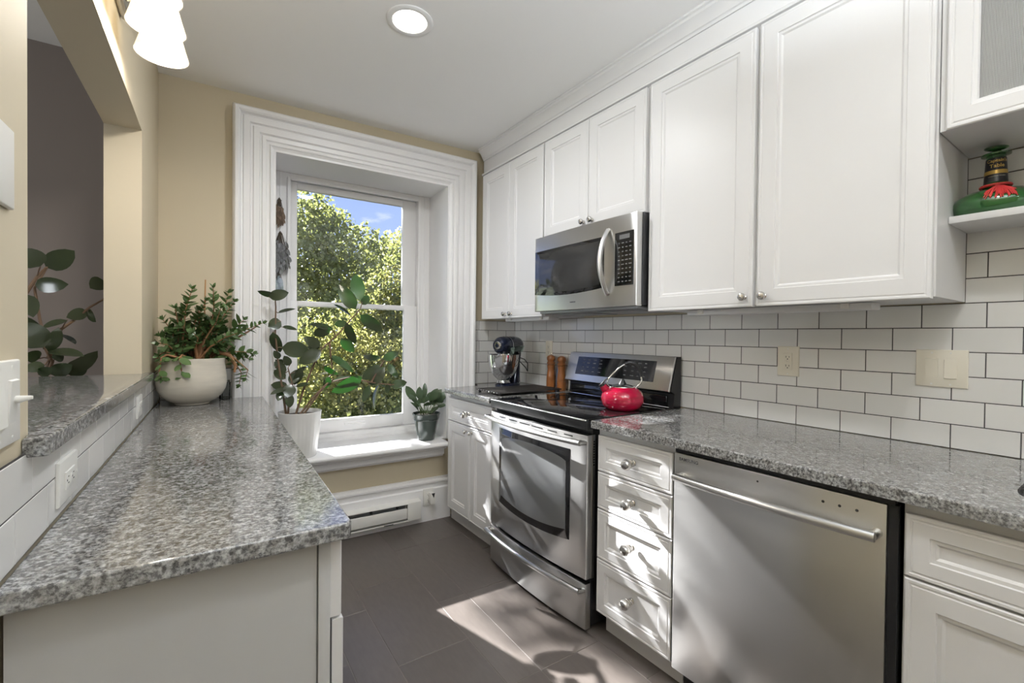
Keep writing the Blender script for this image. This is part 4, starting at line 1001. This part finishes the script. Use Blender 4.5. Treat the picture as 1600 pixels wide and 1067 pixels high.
# ================================================================== plants
VIEW = Vector((-.45, -.89, .1)).normalized()
def leaf_set(mb, data, ratio, cam=Vector((0, 0, 1.263)), rnd=None, n=7, droop=.1):
    """each leaf has its real width; how far it is turned away gives its apparent width"""
    rnd = rnd or random.Random(1)
    for b, t, w in data:
        b, t = Vector(b), Vector(t); ax = (t-b); ln = ax.length; ax.normalize(); W = max(w, ratio*ln)
        view = (cam-(b+t)/2).normalized(); view = (view-ax*view.dot(ax)).normalized()
        a = math.acos(min(1, w/W)); sg = 1 if (ax.cross(view)).z > 0 else -1
        nrm = Matrix.Rotation(-a*sg, 3, ax) @ view
        if nrm.z < 0 and a > .9: nrm = Matrix.Rotation(a*sg, 3, ax) @ view
        mb.leaf(b, t, W, nrm, droop, rnd.uniform(.05, .2), n)
    return mb
RUB=[((0.364,2.828,1.473),(0.271,2.826,1.492),0.032),
((0.326,2.825,1.464),(0.422,2.804,1.493),0.060),
((0.391,2.854,1.333),(0.325,2.840,1.299),0.065),
((0.380,2.895,1.381),(0.472,2.890,1.410),0.018),
((0.401,2.877,1.301),(0.482,2.885,1.288),0.022),
((0.348,2.841,1.271),(0.393,2.892,1.155),0.057),
((0.396,2.861,1.185),(0.548,2.884,1.161),0.094),
((0.606,2.870,1.168),(0.489,2.881,1.091),0.080),
((0.419,2.884,1.037),(0.366,2.905,1.118),0.048),
((0.442,2.885,1.081),(0.408,2.857,1.138),0.044),
((0.415,2.852,1.007),(0.362,2.899,1.057),0.051),
((0.467,2.889,1.039),(0.540,2.933,1.067),0.030),
((0.441,2.875,0.975),(0.495,2.916,1.055),0.055),
((0.469,2.902,0.967),(0.504,2.866,1.069),0.045),
((0.429,2.858,0.962),(0.345,2.885,0.975),0.051),
((0.419,2.835,0.954),(0.335,2.833,0.927),0.025),
((0.443,2.845,0.974),(0.419,2.813,0.906),0.066),
((0.431,2.828,0.925),(0.434,2.825,0.846),0.047),
((0.395,2.849,0.936),(0.371,2.816,0.891),0.043),
((0.473,2.882,0.958),(0.544,2.857,0.975),0.022),
((0.858,2.960,1.479),(0.840,2.998,1.653),0.090),
((0.833,2.957,1.424),(0.736,2.993,1.575),0.090),
((0.883,3.001,1.457),(0.938,3.033,1.521),0.054),
((0.800,2.950,1.382),(0.699,2.950,1.450),0.020),
((0.873,2.996,1.390),(1.013,2.971,1.288),0.079),
((0.781,2.949,1.333),(0.705,2.973,1.324),0.044),
((0.764,2.916,1.336),(0.825,2.934,1.201),0.056),
((0.743,2.952,1.240),(0.823,2.954,1.151),0.064),
((0.687,2.912,1.287),(0.563,2.969,1.328),0.035),
((0.668,2.895,1.295),(0.580,2.961,1.259),0.062),
((0.607,2.894,1.190),(0.517,2.888,1.243),0.061),
((0.611,2.916,1.182),(0.535,2.892,1.187),0.031),
((0.668,2.923,1.131),(0.813,2.917,1.028),0.043),
((1.020,2.999,1.053),(0.896,3.036,0.970),0.077),
((1.005,2.995,1.105),(0.886,2.964,1.130),0.038),
((1.029,3.013,1.095),(1.131,2.989,1.147),0.056),
((0.949,2.975,0.940),(1.020,2.959,1.052),0.080),
((1.071,3.007,1.069),(1.136,3.021,0.965),0.048),
((0.851,2.871,0.998),(0.668,2.867,0.914),0.080),
((0.905,2.901,0.940),(0.859,2.881,0.840),0.049),
((0.982,2.947,0.940),(0.951,2.939,0.772),0.025),
((0.922,2.983,0.949),(1.005,2.940,0.974),0.050),
((1.067,3.005,0.931),(1.058,3.016,0.865),0.035),
((1.078,2.999,0.918),(1.186,2.974,0.941),0.061),
((0.630,2.916,1.070),(0.712,2.883,1.019),0.031),
((0.657,2.888,1.005),(0.642,2.915,0.934),0.046),
((0.688,2.924,0.969),(0.822,2.949,0.997),0.027),
((0.367,2.884,1.068),(0.406,2.908,1.117),0.043),
((0.385,2.855,1.124),(0.353,2.833,1.168),0.036)]
RST=[[(0.424,2.889,0.797),(0.404,2.870,0.933),(0.376,2.861,1.124),(0.362,2.852,1.268),(0.363,2.842,1.410),(0.358,2.832,1.463)],
[(0.434,2.889,0.797),(0.437,2.869,0.902),(0.455,2.878,0.974),(0.430,2.869,1.067)],
[(0.476,2.897,0.792),(0.516,2.896,0.931),(0.566,2.903,1.061),(0.621,2.911,1.174),(0.725,2.927,1.272),(0.809,2.953,1.366),(0.866,2.971,1.430),(0.881,2.980,1.473)],
[(0.497,2.896,0.790),(0.579,2.893,0.897),(0.653,2.900,0.969),(0.781,2.915,0.994),(0.932,2.948,0.955),(1.076,2.992,0.927),(1.168,2.998,0.926)],
[(0.517,2.896,0.788),(0.610,2.902,0.917),(0.684,2.909,0.990)],
[(0.932,2.948,0.955),(0.983,2.976,1.022),(1.035,3.004,1.091)],
[(0.667,2.919,1.213),(0.675,2.919,1.123),(0.684,2.909,1.018)]]
DIN=[((-0.496,2.567,1.518),(-0.405,2.514,1.587),0.077),
((-0.517,2.518,1.441),(-0.415,2.465,1.448),0.060),
((-0.492,2.467,1.511),(-0.531,2.418,1.568),0.078),
((-0.540,2.519,1.404),(-0.512,2.468,1.317),0.054),
((-0.331,2.632,1.486),(-0.367,2.583,1.446),0.061),
((-0.381,2.614,1.348),(-0.436,2.565,1.320),0.049),
((-0.377,2.614,1.356),(-0.348,2.563,1.304),0.024),
((-0.426,2.515,1.309),(-0.486,2.467,1.276),0.023),
((-0.478,2.437,1.201),(-0.522,2.388,1.296),0.088),
((-0.473,2.467,1.183),(-0.432,2.415,1.277),0.047),
((-0.473,2.467,1.185),(-0.361,2.413,1.169),0.032),
((-0.451,2.566,1.252),(-0.401,2.514,1.214),0.018),
((-0.439,2.515,1.091),(-0.327,2.462,1.184),0.056),
((-0.463,2.466,1.096),(-0.396,2.414,1.134),0.055),
((-0.421,2.565,1.079),(-0.382,2.514,1.154),0.068),
((-0.475,2.437,1.135),(-0.522,2.388,1.121),0.039),
((-0.504,2.518,1.257),(-0.532,2.468,1.317),0.035),
((-0.472,2.567,1.148),(-0.439,2.515,1.176),0.041),
((-0.492,2.437,1.099),(-0.444,2.386,1.125),0.039),
((-0.505,2.518,1.156),(-0.529,2.468,1.179),0.050)]
DST=[[(-0.490,2.517,1.076),(-0.472,2.496,1.157),(-0.504,2.518,1.307),(-0.523,2.538,1.432),(-0.496,2.567,1.513),(-0.481,2.567,1.545)],
[(-0.543,2.519,1.409),(-0.511,2.518,1.476),(-0.496,2.567,1.518)],
[(-0.476,2.497,1.157),(-0.454,2.536,1.265),(-0.418,2.595,1.311),(-0.373,2.613,1.367),(-0.325,2.632,1.409)],
[(-0.490,2.517,1.076),(-0.461,2.476,1.145),(-0.476,2.447,1.196)]]
JAD=[(-0.018,2.629,1.468),(0.065,2.600,1.477),(0.137,2.814,1.472),(0.157,2.709,1.421),(-0.038,2.686,1.416),(-0.082,2.649,1.375),(-0.131,2.732,1.322),(-0.139,2.706,1.245),(-0.142,2.621,1.215),(-0.142,2.613,1.162),(-0.131,2.608,1.058),(-0.116,2.806,1.003),(-0.053,2.601,1.055),(-0.038,2.706,1.015),(0.204,2.778,1.333),(0.168,2.616,1.265),(0.288,2.750,1.318),(0.248,2.802,1.156),(0.210,2.730,1.033),(0.184,2.767,0.998),(0.096,2.613,1.382),(0.033,2.690,1.326),(-0.013,2.626,1.263),(0.089,2.783,1.264),(0.138,2.655,1.233),(0.038,2.694,1.420),(0.013,2.821,1.198),(-0.070,2.790,1.183),(0.228,2.809,1.129),(-0.105,2.699,1.262),(0.060,2.702,1.216),(0.115,2.756,1.313),(0.007,2.701,1.372),(-0.057,2.660,1.292)]
GRN=[((1.237,2.915,0.756),(1.254,2.924,0.911),0.049),
((1.251,2.915,0.755),(1.169,2.954,0.917),0.057),
((1.274,2.914,0.753),(1.296,2.925,0.935),0.033),
((1.293,2.913,0.751),(1.363,2.861,0.898),0.057),
((1.311,2.912,0.750),(1.393,2.863,0.892),0.049),
((1.330,2.912,0.748),(1.424,2.895,0.824),0.057),
((1.274,2.914,0.744),(1.214,2.916,0.810),0.049),
((1.293,2.913,0.743),(1.280,2.930,0.847),0.081),
((1.311,2.912,0.750),(1.366,2.951,0.866),0.065),
((1.330,2.912,0.740),(1.387,2.932,0.804),0.057),
((1.349,2.911,0.747),(1.445,2.879,0.869),0.057),
((1.358,2.910,0.737),(1.432,2.871,0.781),0.024),
((1.251,2.915,0.746),(1.188,2.931,0.862),0.020),
((1.297,2.913,0.742),(1.298,2.884,0.807),0.057)]

def petioles(mb, data, stems, r=.0022):
    pts = [Vector(p) for s in stems for p in s]; seg = []
    for s in stems:
        for a, b in zip(s, s[1:]):
            for k in range(5): seg.append(Vector(a).lerp(Vector(b), k/5))
        seg.append(Vector(s[-1]))
    for b, t, w in data:
        b = Vector(b); q = min(seg, key=lambda p: (p-b).length)
        if (q-b).length > .002: mb.tube([q, q.lerp(b, .5)+Vector((0, 0, .004)), b], r, 6)
def build_plants():
    # rubber plant in the white fluted pot on the sill
    base = FWIN @ Vector((-1.512, -.02, .547)); bx, by, bz = base
    c = thing('rubber_plant', 'rubber plant with big dark leaves in a white fluted pot on the window sill', 'plant', FR, (bx, by, bz))
    potw = simple('white_ceramic', (.80, .795, .77), .25)
    mb = MB(); n = 96; L = []
    for r, h in ((.086, 0), (.090, .004), (.104, .13), (.116, .255), (.118, .262), (.114, .264), (.110, .258), (.106, .235)):
        fl = .0016 if .01 < h < .25 and r > .08 else 0
        L.append([(bx+(r+fl*math.cos(32*2*math.pi*k/n*1.0))*math.cos(2*math.pi*k/n), by+(r+fl*math.cos(32*2*math.pi*k/n))*math.sin(2*math.pi*k/n), bz+h) for k in range(n)])
    mb.loops(L); part(c, 'pot', mb, potw, angle=60)
    mb = MB(); mb.lathe((bx, by, bz+.2352), [(.1055, 0), (.1055, .004), (.05, .010), (0, .009)], 32); part(c, 'soil', mb, SOIL)
    mb = MB()
    for s in RST:
        k = len(s); mb.tube(s, [.0065-.0035*i/(k-1) for i in range(k)], 8)
    petioles(mb, RUB, RST); part(c, 'stem', mb, STEM)
    mb = MB(); leaf_set(mb, RUB, .46); part(c, 'foliage', mb, RUBBER)
    # dining room rubber plant
    px, py = -.55, 2.56
    c = thing('rubber_plant', 'rubber plant standing in the dark room beyond the wall opening', 'plant', FR, (px, py, 0))
    mb = MB(); mb.lathe((px, py, 0), [(.13, 0), (.14, .01), (.17, .30), (.175, .32), (.165, .32), (.16, .29)], 40); part(c, 'pot', mb, simple('clay_pot', (.30, .15, .09), .7))
    mb = MB(); mb.lathe((px, py, .291), [(.158, 0), (.1, .01), (0, .01)], 32); part(c, 'soil', mb, SOIL)
    mb = MB(); st = [[(px+.02*i, py-.01*i, .295)] + [(px+.03*i, py, .7)] + s for i, s in enumerate(DST) if i in (0,)] + DST[1:]
    for s in st:
        k = len(s); mb.tube(s, [.0075-.004*i/(k-1) for i in range(k)], 8)
    petioles(mb, DIN, DST); part(c, 'stem', mb, STEM)
    mb = MB(); leaf_set(mb, DIN, .46); part(c, 'foliage', mb, RUBBER)
    # jade plant in the cream bowl
    rnd = random.Random(11); o = FL @ Vector((.152, 2.72, .915)); cx, cy, cz = o
    c = thing('jade_plant', 'bushy jade plant with a bamboo stake in a round cream pot on the left worktop', 'plant', FR, (cx, cy, cz))
    pc = island_var('cream_glaze', (.60, .56, .48), (.60, .56, .48), .22, bump=.15, bscale=9, stretch=(1, 1, 6))
    mb = MB(); mb.lathe((cx, cy, cz), [(.066, 0), (.070, .002), (.072, .010), (.098, .022), (.124, .045), (.139, .075), (.1445, .105), (.1425, .140), (.138, .175), (.136, .205), (.138, .222), (.137, .226), (.131, .224), (.129, .205), (.128, .20)], 64); part(c, 'pot', mb, pc)
    mb = MB(); mb.lathe((cx, cy, cz+.199), [(.1275, 0), (.06, .012), (0, .012)], 32); part(c, 'soil', mb, SOIL)
    FLI = FL.inverted(); sm = simple('jade_stem', (.28, .14, .065), .6); ms = MB(); mf = MB(); lr = random.Random(12)
    trunks = [Vector((cx+dx, cy+dy, cz+.205)) for dx, dy in ((-.05, .0), (.02, -.03), (.06, .02), (-.01, .05))]
    tips = [Vector(t) for t in JAD]
    for j in range(34):
        a = lr.uniform(0, 6.28); r = lr.uniform(.02, .15); tips.append(Vector((cx+r*math.cos(a), cy+.8*r*math.sin(a), cz+lr.uniform(.27, .47)-r*.6)))
    for t in tips:
        t0 = min(trunks, key=lambda q: (q-t).length + lr.uniform(0, .05)); d = t-t0; low = t.z < cz+.20
        if low:
            hd = Vector((t.x-cx, t.y-cy, 0)).normalized(); rim = Vector((cx, cy, cz+.245)) + hd*.135
            pts = [t0, rim, rim+hd*.028+Vector((0, 0, -.012)), Vector((t.x, t.y, (t.z+cz+.2)/2)) + hd*.01, t]
        else:
            pts = [t0, t0+d*.3+Vector((0, 0, .03)), t0+d*.65+Vector((lr.uniform(-.015, .015), lr.uniform(-.015, .015), .025)), t]
        k = len(pts); ms.tube(pts, [.0060-.0045*i/(k-1) for i in range(k)], 7)
        # opposite pairs of plump leaves along the outer part
        ln = (pts[-1]-pts[1]).length; nn = max(4, int(ln/.020))
        ax = (pts[-1]-pts[-2]).normalized()
        for i in range(nn+1):
            u = .35+.65*i/nn; x = u*(k-1); m = min(int(x), k-2); p = pts[m].lerp(pts[m+1], x-m)
            ang = (i % 2)*math.pi/2 + lr.uniform(-.4, .4); e = ax.orthogonal().normalized(); e = Matrix.Rotation(ang, 3, ax) @ e
            for sg in (1, -1):
                L = lr.uniform(.034, .056)*(1.1 if u < .85 else .7); dr = (e*sg + ax*.55 + Vector((0, 0, .1))).normalized()
                if (FLI @ (p+dr*L)).x < .012: continue
                mf.leaf(p, p+dr*L, L*.54, ax+Vector((0, 0, .6)), .1, .12, 4)
        for sg in (0, 2.1, 4.2):
            e = Matrix.Rotation(sg, 3, ax) @ ax.orthogonal().normalized(); dr = (e*.6+ax).normalized(); mf.leaf(t, t+dr*.028, .014, -e+ax*.3, .1, .1, 4)
    # a few thick old branches, one bent over the rim
    ms.tube([trunks[1], (cx+.03, cy-.03, cz+.26), (cx+.05, cy-.03, cz+.32), (cx+.03, cy-.02, cz+.39)], [.011, .009, .008, .005], 10)
    ms.tube([trunks[2], (cx+.10, cy+.01, cz+.255), (cx+.155, cy-.01, cz+.235), (cx+.180, cy-.02, cz+.185), (cx+.175, cy-.02, cz+.15)], [.011, .011, .010, .008, .005], 10)
    ms.tube([trunks[2], (cx+.09, cy+.02, cz+.28), (cx+.2, cy+.04, cz+.33), (cx+.28, cy+.05, cz+.385)], [.009, .008, .006, .003], 10)
    part(c, 'stem', ms, sm); part(c, 'foliage', mf, JADE)
    mb = MB(); mb.tube([(cx+.045, cy-.01, cz+.205), (cx+.052, cy-.01, cz+.61)], [.0035, .003], 8); part(c, 'stake', mb, simple('bamboo', (.45, .24, .10), .5))
    # broad-leaved plant in the green pot
    o = FWIN @ Vector((-.712, .02, .547)); gx, gy, gz = o
    c = thing('potted_plant', 'small broad-leaved plant in a dark green glazed pot, right end of the sill', 'plant', FR, (gx, gy, gz))
    gp = simple('green_glaze', (.05, .065, .058), .15, coat=.5)
    mb = MB(); mb.lathe((gx, gy, gz), [(.055, 0), (.058, .004), (.070, .07), (.082, .135), (.085, .138), (.083, .142), (.088, .146), (.092, .172), (.096, .178), (.095, .183), (.089, .182), (.086, .165)], 48); part(c, 'pot', mb, gp)
    mb = MB(); mb.lathe((gx, gy, gz+.164), [(.0862, 0), (.05, .008), (0, .008)], 32); part(c, 'soil', mb, SOIL)
    mb = MB(); mf = MB(); dat = []
    for b, t, w in GRN:
        b0 = Vector((gx, gy, gz+.168)) + (Vector(b)-Vector((gx, gy, b[2])))*.6; b0.z = gz+.168; t = Vector(t); st = b0.lerp(t, .42)+Vector((0, 0, .025)); mb.tube([b0, b0.lerp(st, .6)+Vector((0, 0, .008)), st], .0022, 6); dat.append((st, t, w))
        mf.leaf(st, t, max(w, .035), (Vector((0, 0, 1.26))-t).normalized()+Vector((lr.uniform(-.5, .5), 0, lr.uniform(.2, .9))), .18, .15, 7)
    for k in range(12):
        a = lr.uniform(0, 6.28); b0 = Vector((gx+.03*math.cos(a), gy+.03*math.sin(a), gz+.17)); t = b0+Vector((.085*math.cos(a), .085*math.sin(a), lr.uniform(.02, .11)))
        if t.y > gy+.07: continue
        mb.tube([b0, b0.lerp(t, .4)], .0018, 6); mf.leaf(b0.lerp(t, .3), t, lr.uniform(.03, .05), (0, -.5, 1), .2, .15, 6)
    for e in ((-.12, .02, .12), (-.10, -.03, .08), (.11, -.05, .06)): mb.tube([(gx, gy, gz+.168), (gx+e[0]*.5, gy+e[1]*.5, gz+.20+e[2]*.5), (gx+e[0], gy+e[1], gz+.168+e[2])], .0018, 6)
    part(c, 'stem', mb, simple('green_stem', (.08, .12, .04), .5)); part(c, 'foliage', mf, LILY)

def build_herbs():
    br = leafmat('dried_brown', (.20, .14, .10), (.24, .18, .14), .8, .05); gr = leafmat('dried_grey', (.20, .20, .21), (.27, .27, .29), .8, .05); bl = leafmat('dried_pale', (.42, .46, .56), (.48, .52, .62), .7, .1)
    tw = simple('dried_twig', (.09, .07, .05), .85)
    def bunch(lab, u, zt, ln, spread, n, m, seed, lw, v=-.284):
        rnd = random.Random(seed); c = thing('dried_herb_bunch', lab, 'dried herbs', FWIN, (-u, .293, zt), 'dried bunches hung inside the window recess')
        mb = MB(); mb.tube([(-u, .2995, zt+.004), (-u, .283, zt+.005)], .0018, 8); mb.ell((-u, .283, zt+.0035), (.003, .003, .003), nu=8, nv=6); part(c, 'nail', mb, DARK)
        ms = MB(); mf = MB(); ms.tube([(-u-.012, .286, zt-.012), (-u+.013, .286, zt-.010)], .0028, 8); ms.tube([(-u, .283, zt+.003), (-u, .286, zt-.015)], .0012, 6)
        for i in range(n):
            a = rnd.uniform(-1, 1); b = rnd.uniform(0, 1); e = Vector((-u+a*spread, .286-.045*b*spread/.05, zt-ln*rnd.uniform(.6, 1)))
            s0 = Vector((-u+a*.006, .285, zt)); s1 = s0.lerp(e, .5)+Vector((a*spread*.25, -.004, 0)); ms.tube([s0, s1, e], .0010, 5)
            for k in range(6):
                t = rnd.uniform(.35, 1); p = s0.lerp(s1, t*2) if t < .5 else s1.lerp(e, t*2-1)
                d = Vector((rnd.uniform(-.5, .5), rnd.uniform(-.6, .0), -1)).normalized(); L = rnd.uniform(.6, 1.1)*lw
                if p.y + d.y*L > .297: continue
                mf.leaf(p, p+d*L, L*.32, (rnd.uniform(-.4, .4), -1, rnd.uniform(-.3, .3)), .1, .1, 4)
        part(c, 'stem', ms, tw); part(c, 'foliage', mf, m)
    bunch('small flat brown dried bunch, highest in the window recess', 1.598, 2.115, .15, .020, 26, br, 1, .050)
    bunch('large bushy grey dried bunch in the middle of the window recess', 1.592, 1.905, .25, .050, 48, gr, 2, .045)
    bunch('small pale blue-grey dried bunch, lowest in the window recess', 1.600, 1.665, .155, .022, 18, bl, 3, .045)

# ================================================================== outdoors
def leaf_cloud(name, parent, blobs, per, size, mats, seed, split=.3):
    rnd = np.random.default_rng(seed); P = []; M = []
    for (x, y, z, r) in blobs:
        n = int(per*r*r)
        d = rnd.normal(size=(n, 3)); d /= np.linalg.norm(d, axis=1)[:, None]
        rad = r*(.35+.75*rnd.random(n)**.6)*(1+.25*np.sin(d[:, 0]*7+x)*np.sin(d[:, 2]*9+y))
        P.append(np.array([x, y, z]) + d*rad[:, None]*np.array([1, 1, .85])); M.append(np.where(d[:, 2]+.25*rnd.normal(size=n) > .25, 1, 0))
    P = np.concatenate(P); M = np.concatenate(M); n = len(P)
    a = rnd.normal(size=(n, 3)); a[:, 2] -= .4; a /= np.linalg.norm(a, axis=1)[:, None]
    b = rnd.normal(size=(n, 3)); b -= a*(a*b).sum(1)[:, None]; b /= np.linalg.norm(b, axis=1)[:, None]
    L = size*(.6+.8*rnd.random(n))[:, None]; W = L*.34; c = np.cross(a, b)
    V = np.stack([P, P+a*L*.5+b*W+c*L*.06, P+a*L, P+a*L*.5-b*W+c*L*.06], 1).reshape(-1, 3)
    me = bpy.data.meshes.new(name); me.vertices.add(n*4); me.vertices.foreach_set('co', (V-np.array(BASE[parent.name])).ravel())
    me.loops.add(n*4); me.loops.foreach_set('vertex_index', np.arange(n*4, dtype=np.int32))
    me.polygons.add(n); me.polygons.foreach_set('loop_start', np.arange(0, n*4, 4, dtype=np.int32)); me.polygons.foreach_set('loop_total', np.full(n, 4, dtype=np.int32))
    for m in mats: me.materials.append(m)
    me.polygons.foreach_set('material_index', M.astype(np.int32)); me.update(); me.validate()
    o = bpy.data.objects.new(name, me); COL.objects.link(o); o.parent = parent; BASE[o.name] = BASE[parent.name]; return o
TA=[(1.31,7.63,3.14,0.50),(1.47,7.76,2.90,0.50),(1.31,7.62,2.46,0.60),(1.78,8.04,3.15,0.35),(1.86,7.97,2.78,0.55),(2.33,8.14,2.81,0.45),(2.74,8.34,2.77,0.40),(1.60,7.66,2.19,0.60),(2.04,7.84,2.14,0.60),(1.40,7.55,1.77,0.60)]
TB=[(4.12,10.56,3.40,0.50),(3.87,10.73,3.16,0.40),(3.97,10.65,2.55,0.90),(3.59,10.91,2.23,0.90),(4.03,10.59,1.62,1.00),(3.18,10.57,1.60,0.90),(3.72,10.80,1.00,1.00)]
TC=[(1.69,9.77,1.28,0.90),(2.00,9.55,0.78,0.90),(2.55,9.78,0.76,0.90),(2.84,8.97,0.41,0.90),(2.09,8.87,0.10,0.90),(3.25,8.68,0.04,0.80),(1.60,8.60,-0.06,0.80),(2.43,8.03,-0.17,0.80),(3.43,9.17,0.64,0.80)]
GZ = -2.6
def tree(lab, root, blobs, per, size, mats, seed, tw=.16):
    bark = simple('tree_bark', (.05, .04, .032), .9, bump=.6, bscale=30)
    c = thing('garden_tree', lab, 'tree', FR, (root[0], root[1], GZ))
    mb = MB(); top = Vector((root[0], root[1], max(b[2] for b in blobs)-.3)); fork = Vector((root[0], root[1], GZ+1.6))
    mb.tube([(root[0], root[1], GZ), fork, fork.lerp(top, .6)], [tw, tw*.75, tw*.35], 12)
    for i, b in enumerate(blobs):
        e = Vector(b[:3]); k = .25+.5*((i*37) % 10)/10; s = fork.lerp(top, k*.6); m = s.lerp(e, .55)+Vector((0, 0, .15)); mb.tube([s, m, e], [tw*.25, tw*.15, tw*.05], 7)
    part(c, 'trunk', mb, bark); leaf_cloud('foliage', c, blobs, per, size, mats, seed)
def build_outdoors():
    mb = MB(); mb.box(-30, 30, 3.6, 45, GZ-.2, GZ); solo('ground', None, None, FR, (0, 0, GZ), mb, simple('lawn', (.07, .10, .03), .9, bump=.8, bscale=20), kind='structure')
    up = [(-.72, 9.5, 5.15, .26), (-.48, 9.4, 5.35, .24), (-.95, 9.6, 5.45, .16), (-.62, 9.4, 5.75, .22), (-1.12, 9.5, 5.72, .2), (-.45, 9.5, 6.0, .2), (-.9, 9.5, 6.1, .15), (-.80, 9.5, 4.90, .16), (-.54, 9.5, 4.93, .17), (-.33, 9.5, 5.0, .15), (-.82, 9.5, 5.93, .13), (-.99, 9.5, 4.88, .12), (-.68, 9.5, 4.80, .10)]
    tree('dark leafy tree filling the left half of the upper window pane', (.7, 8.0), TA+up, 3600, .072, [TREEL, TREEL], 1)
    tree('yellow-green tree behind the right side of the upper window pane', (3.9, 10.9), TB, 3000, .08, [TREEL, TREE_SUNLIT], 2)
    tree('low green tree behind the lower window pane', (2.5, 9.6), TC, 2600, .078, [TREEL, TREE_SUNLIT], 3)
    far = [(x, 16+((x*7) % 3), z, 2.0) for x in (-3, 0, 3, 6, 9, 12) for z in (-1.2, .8)]
    tree('distant broad tree mass behind the garden trees', (4.5, 17.5), far, 700, .2, [TREEL, TREE_SUNLIT], 4, .3)

build_floor(); build_shell(); build_window(); build_bases(); build_worktops(); build_uppers()
build_stove(); build_dishwasher(); build_microwave(); build_plates(); build_heater(); build_lights()
build_kettle(); build_mixer(); build_small(); build_plants(); build_herbs(); build_outdoors()
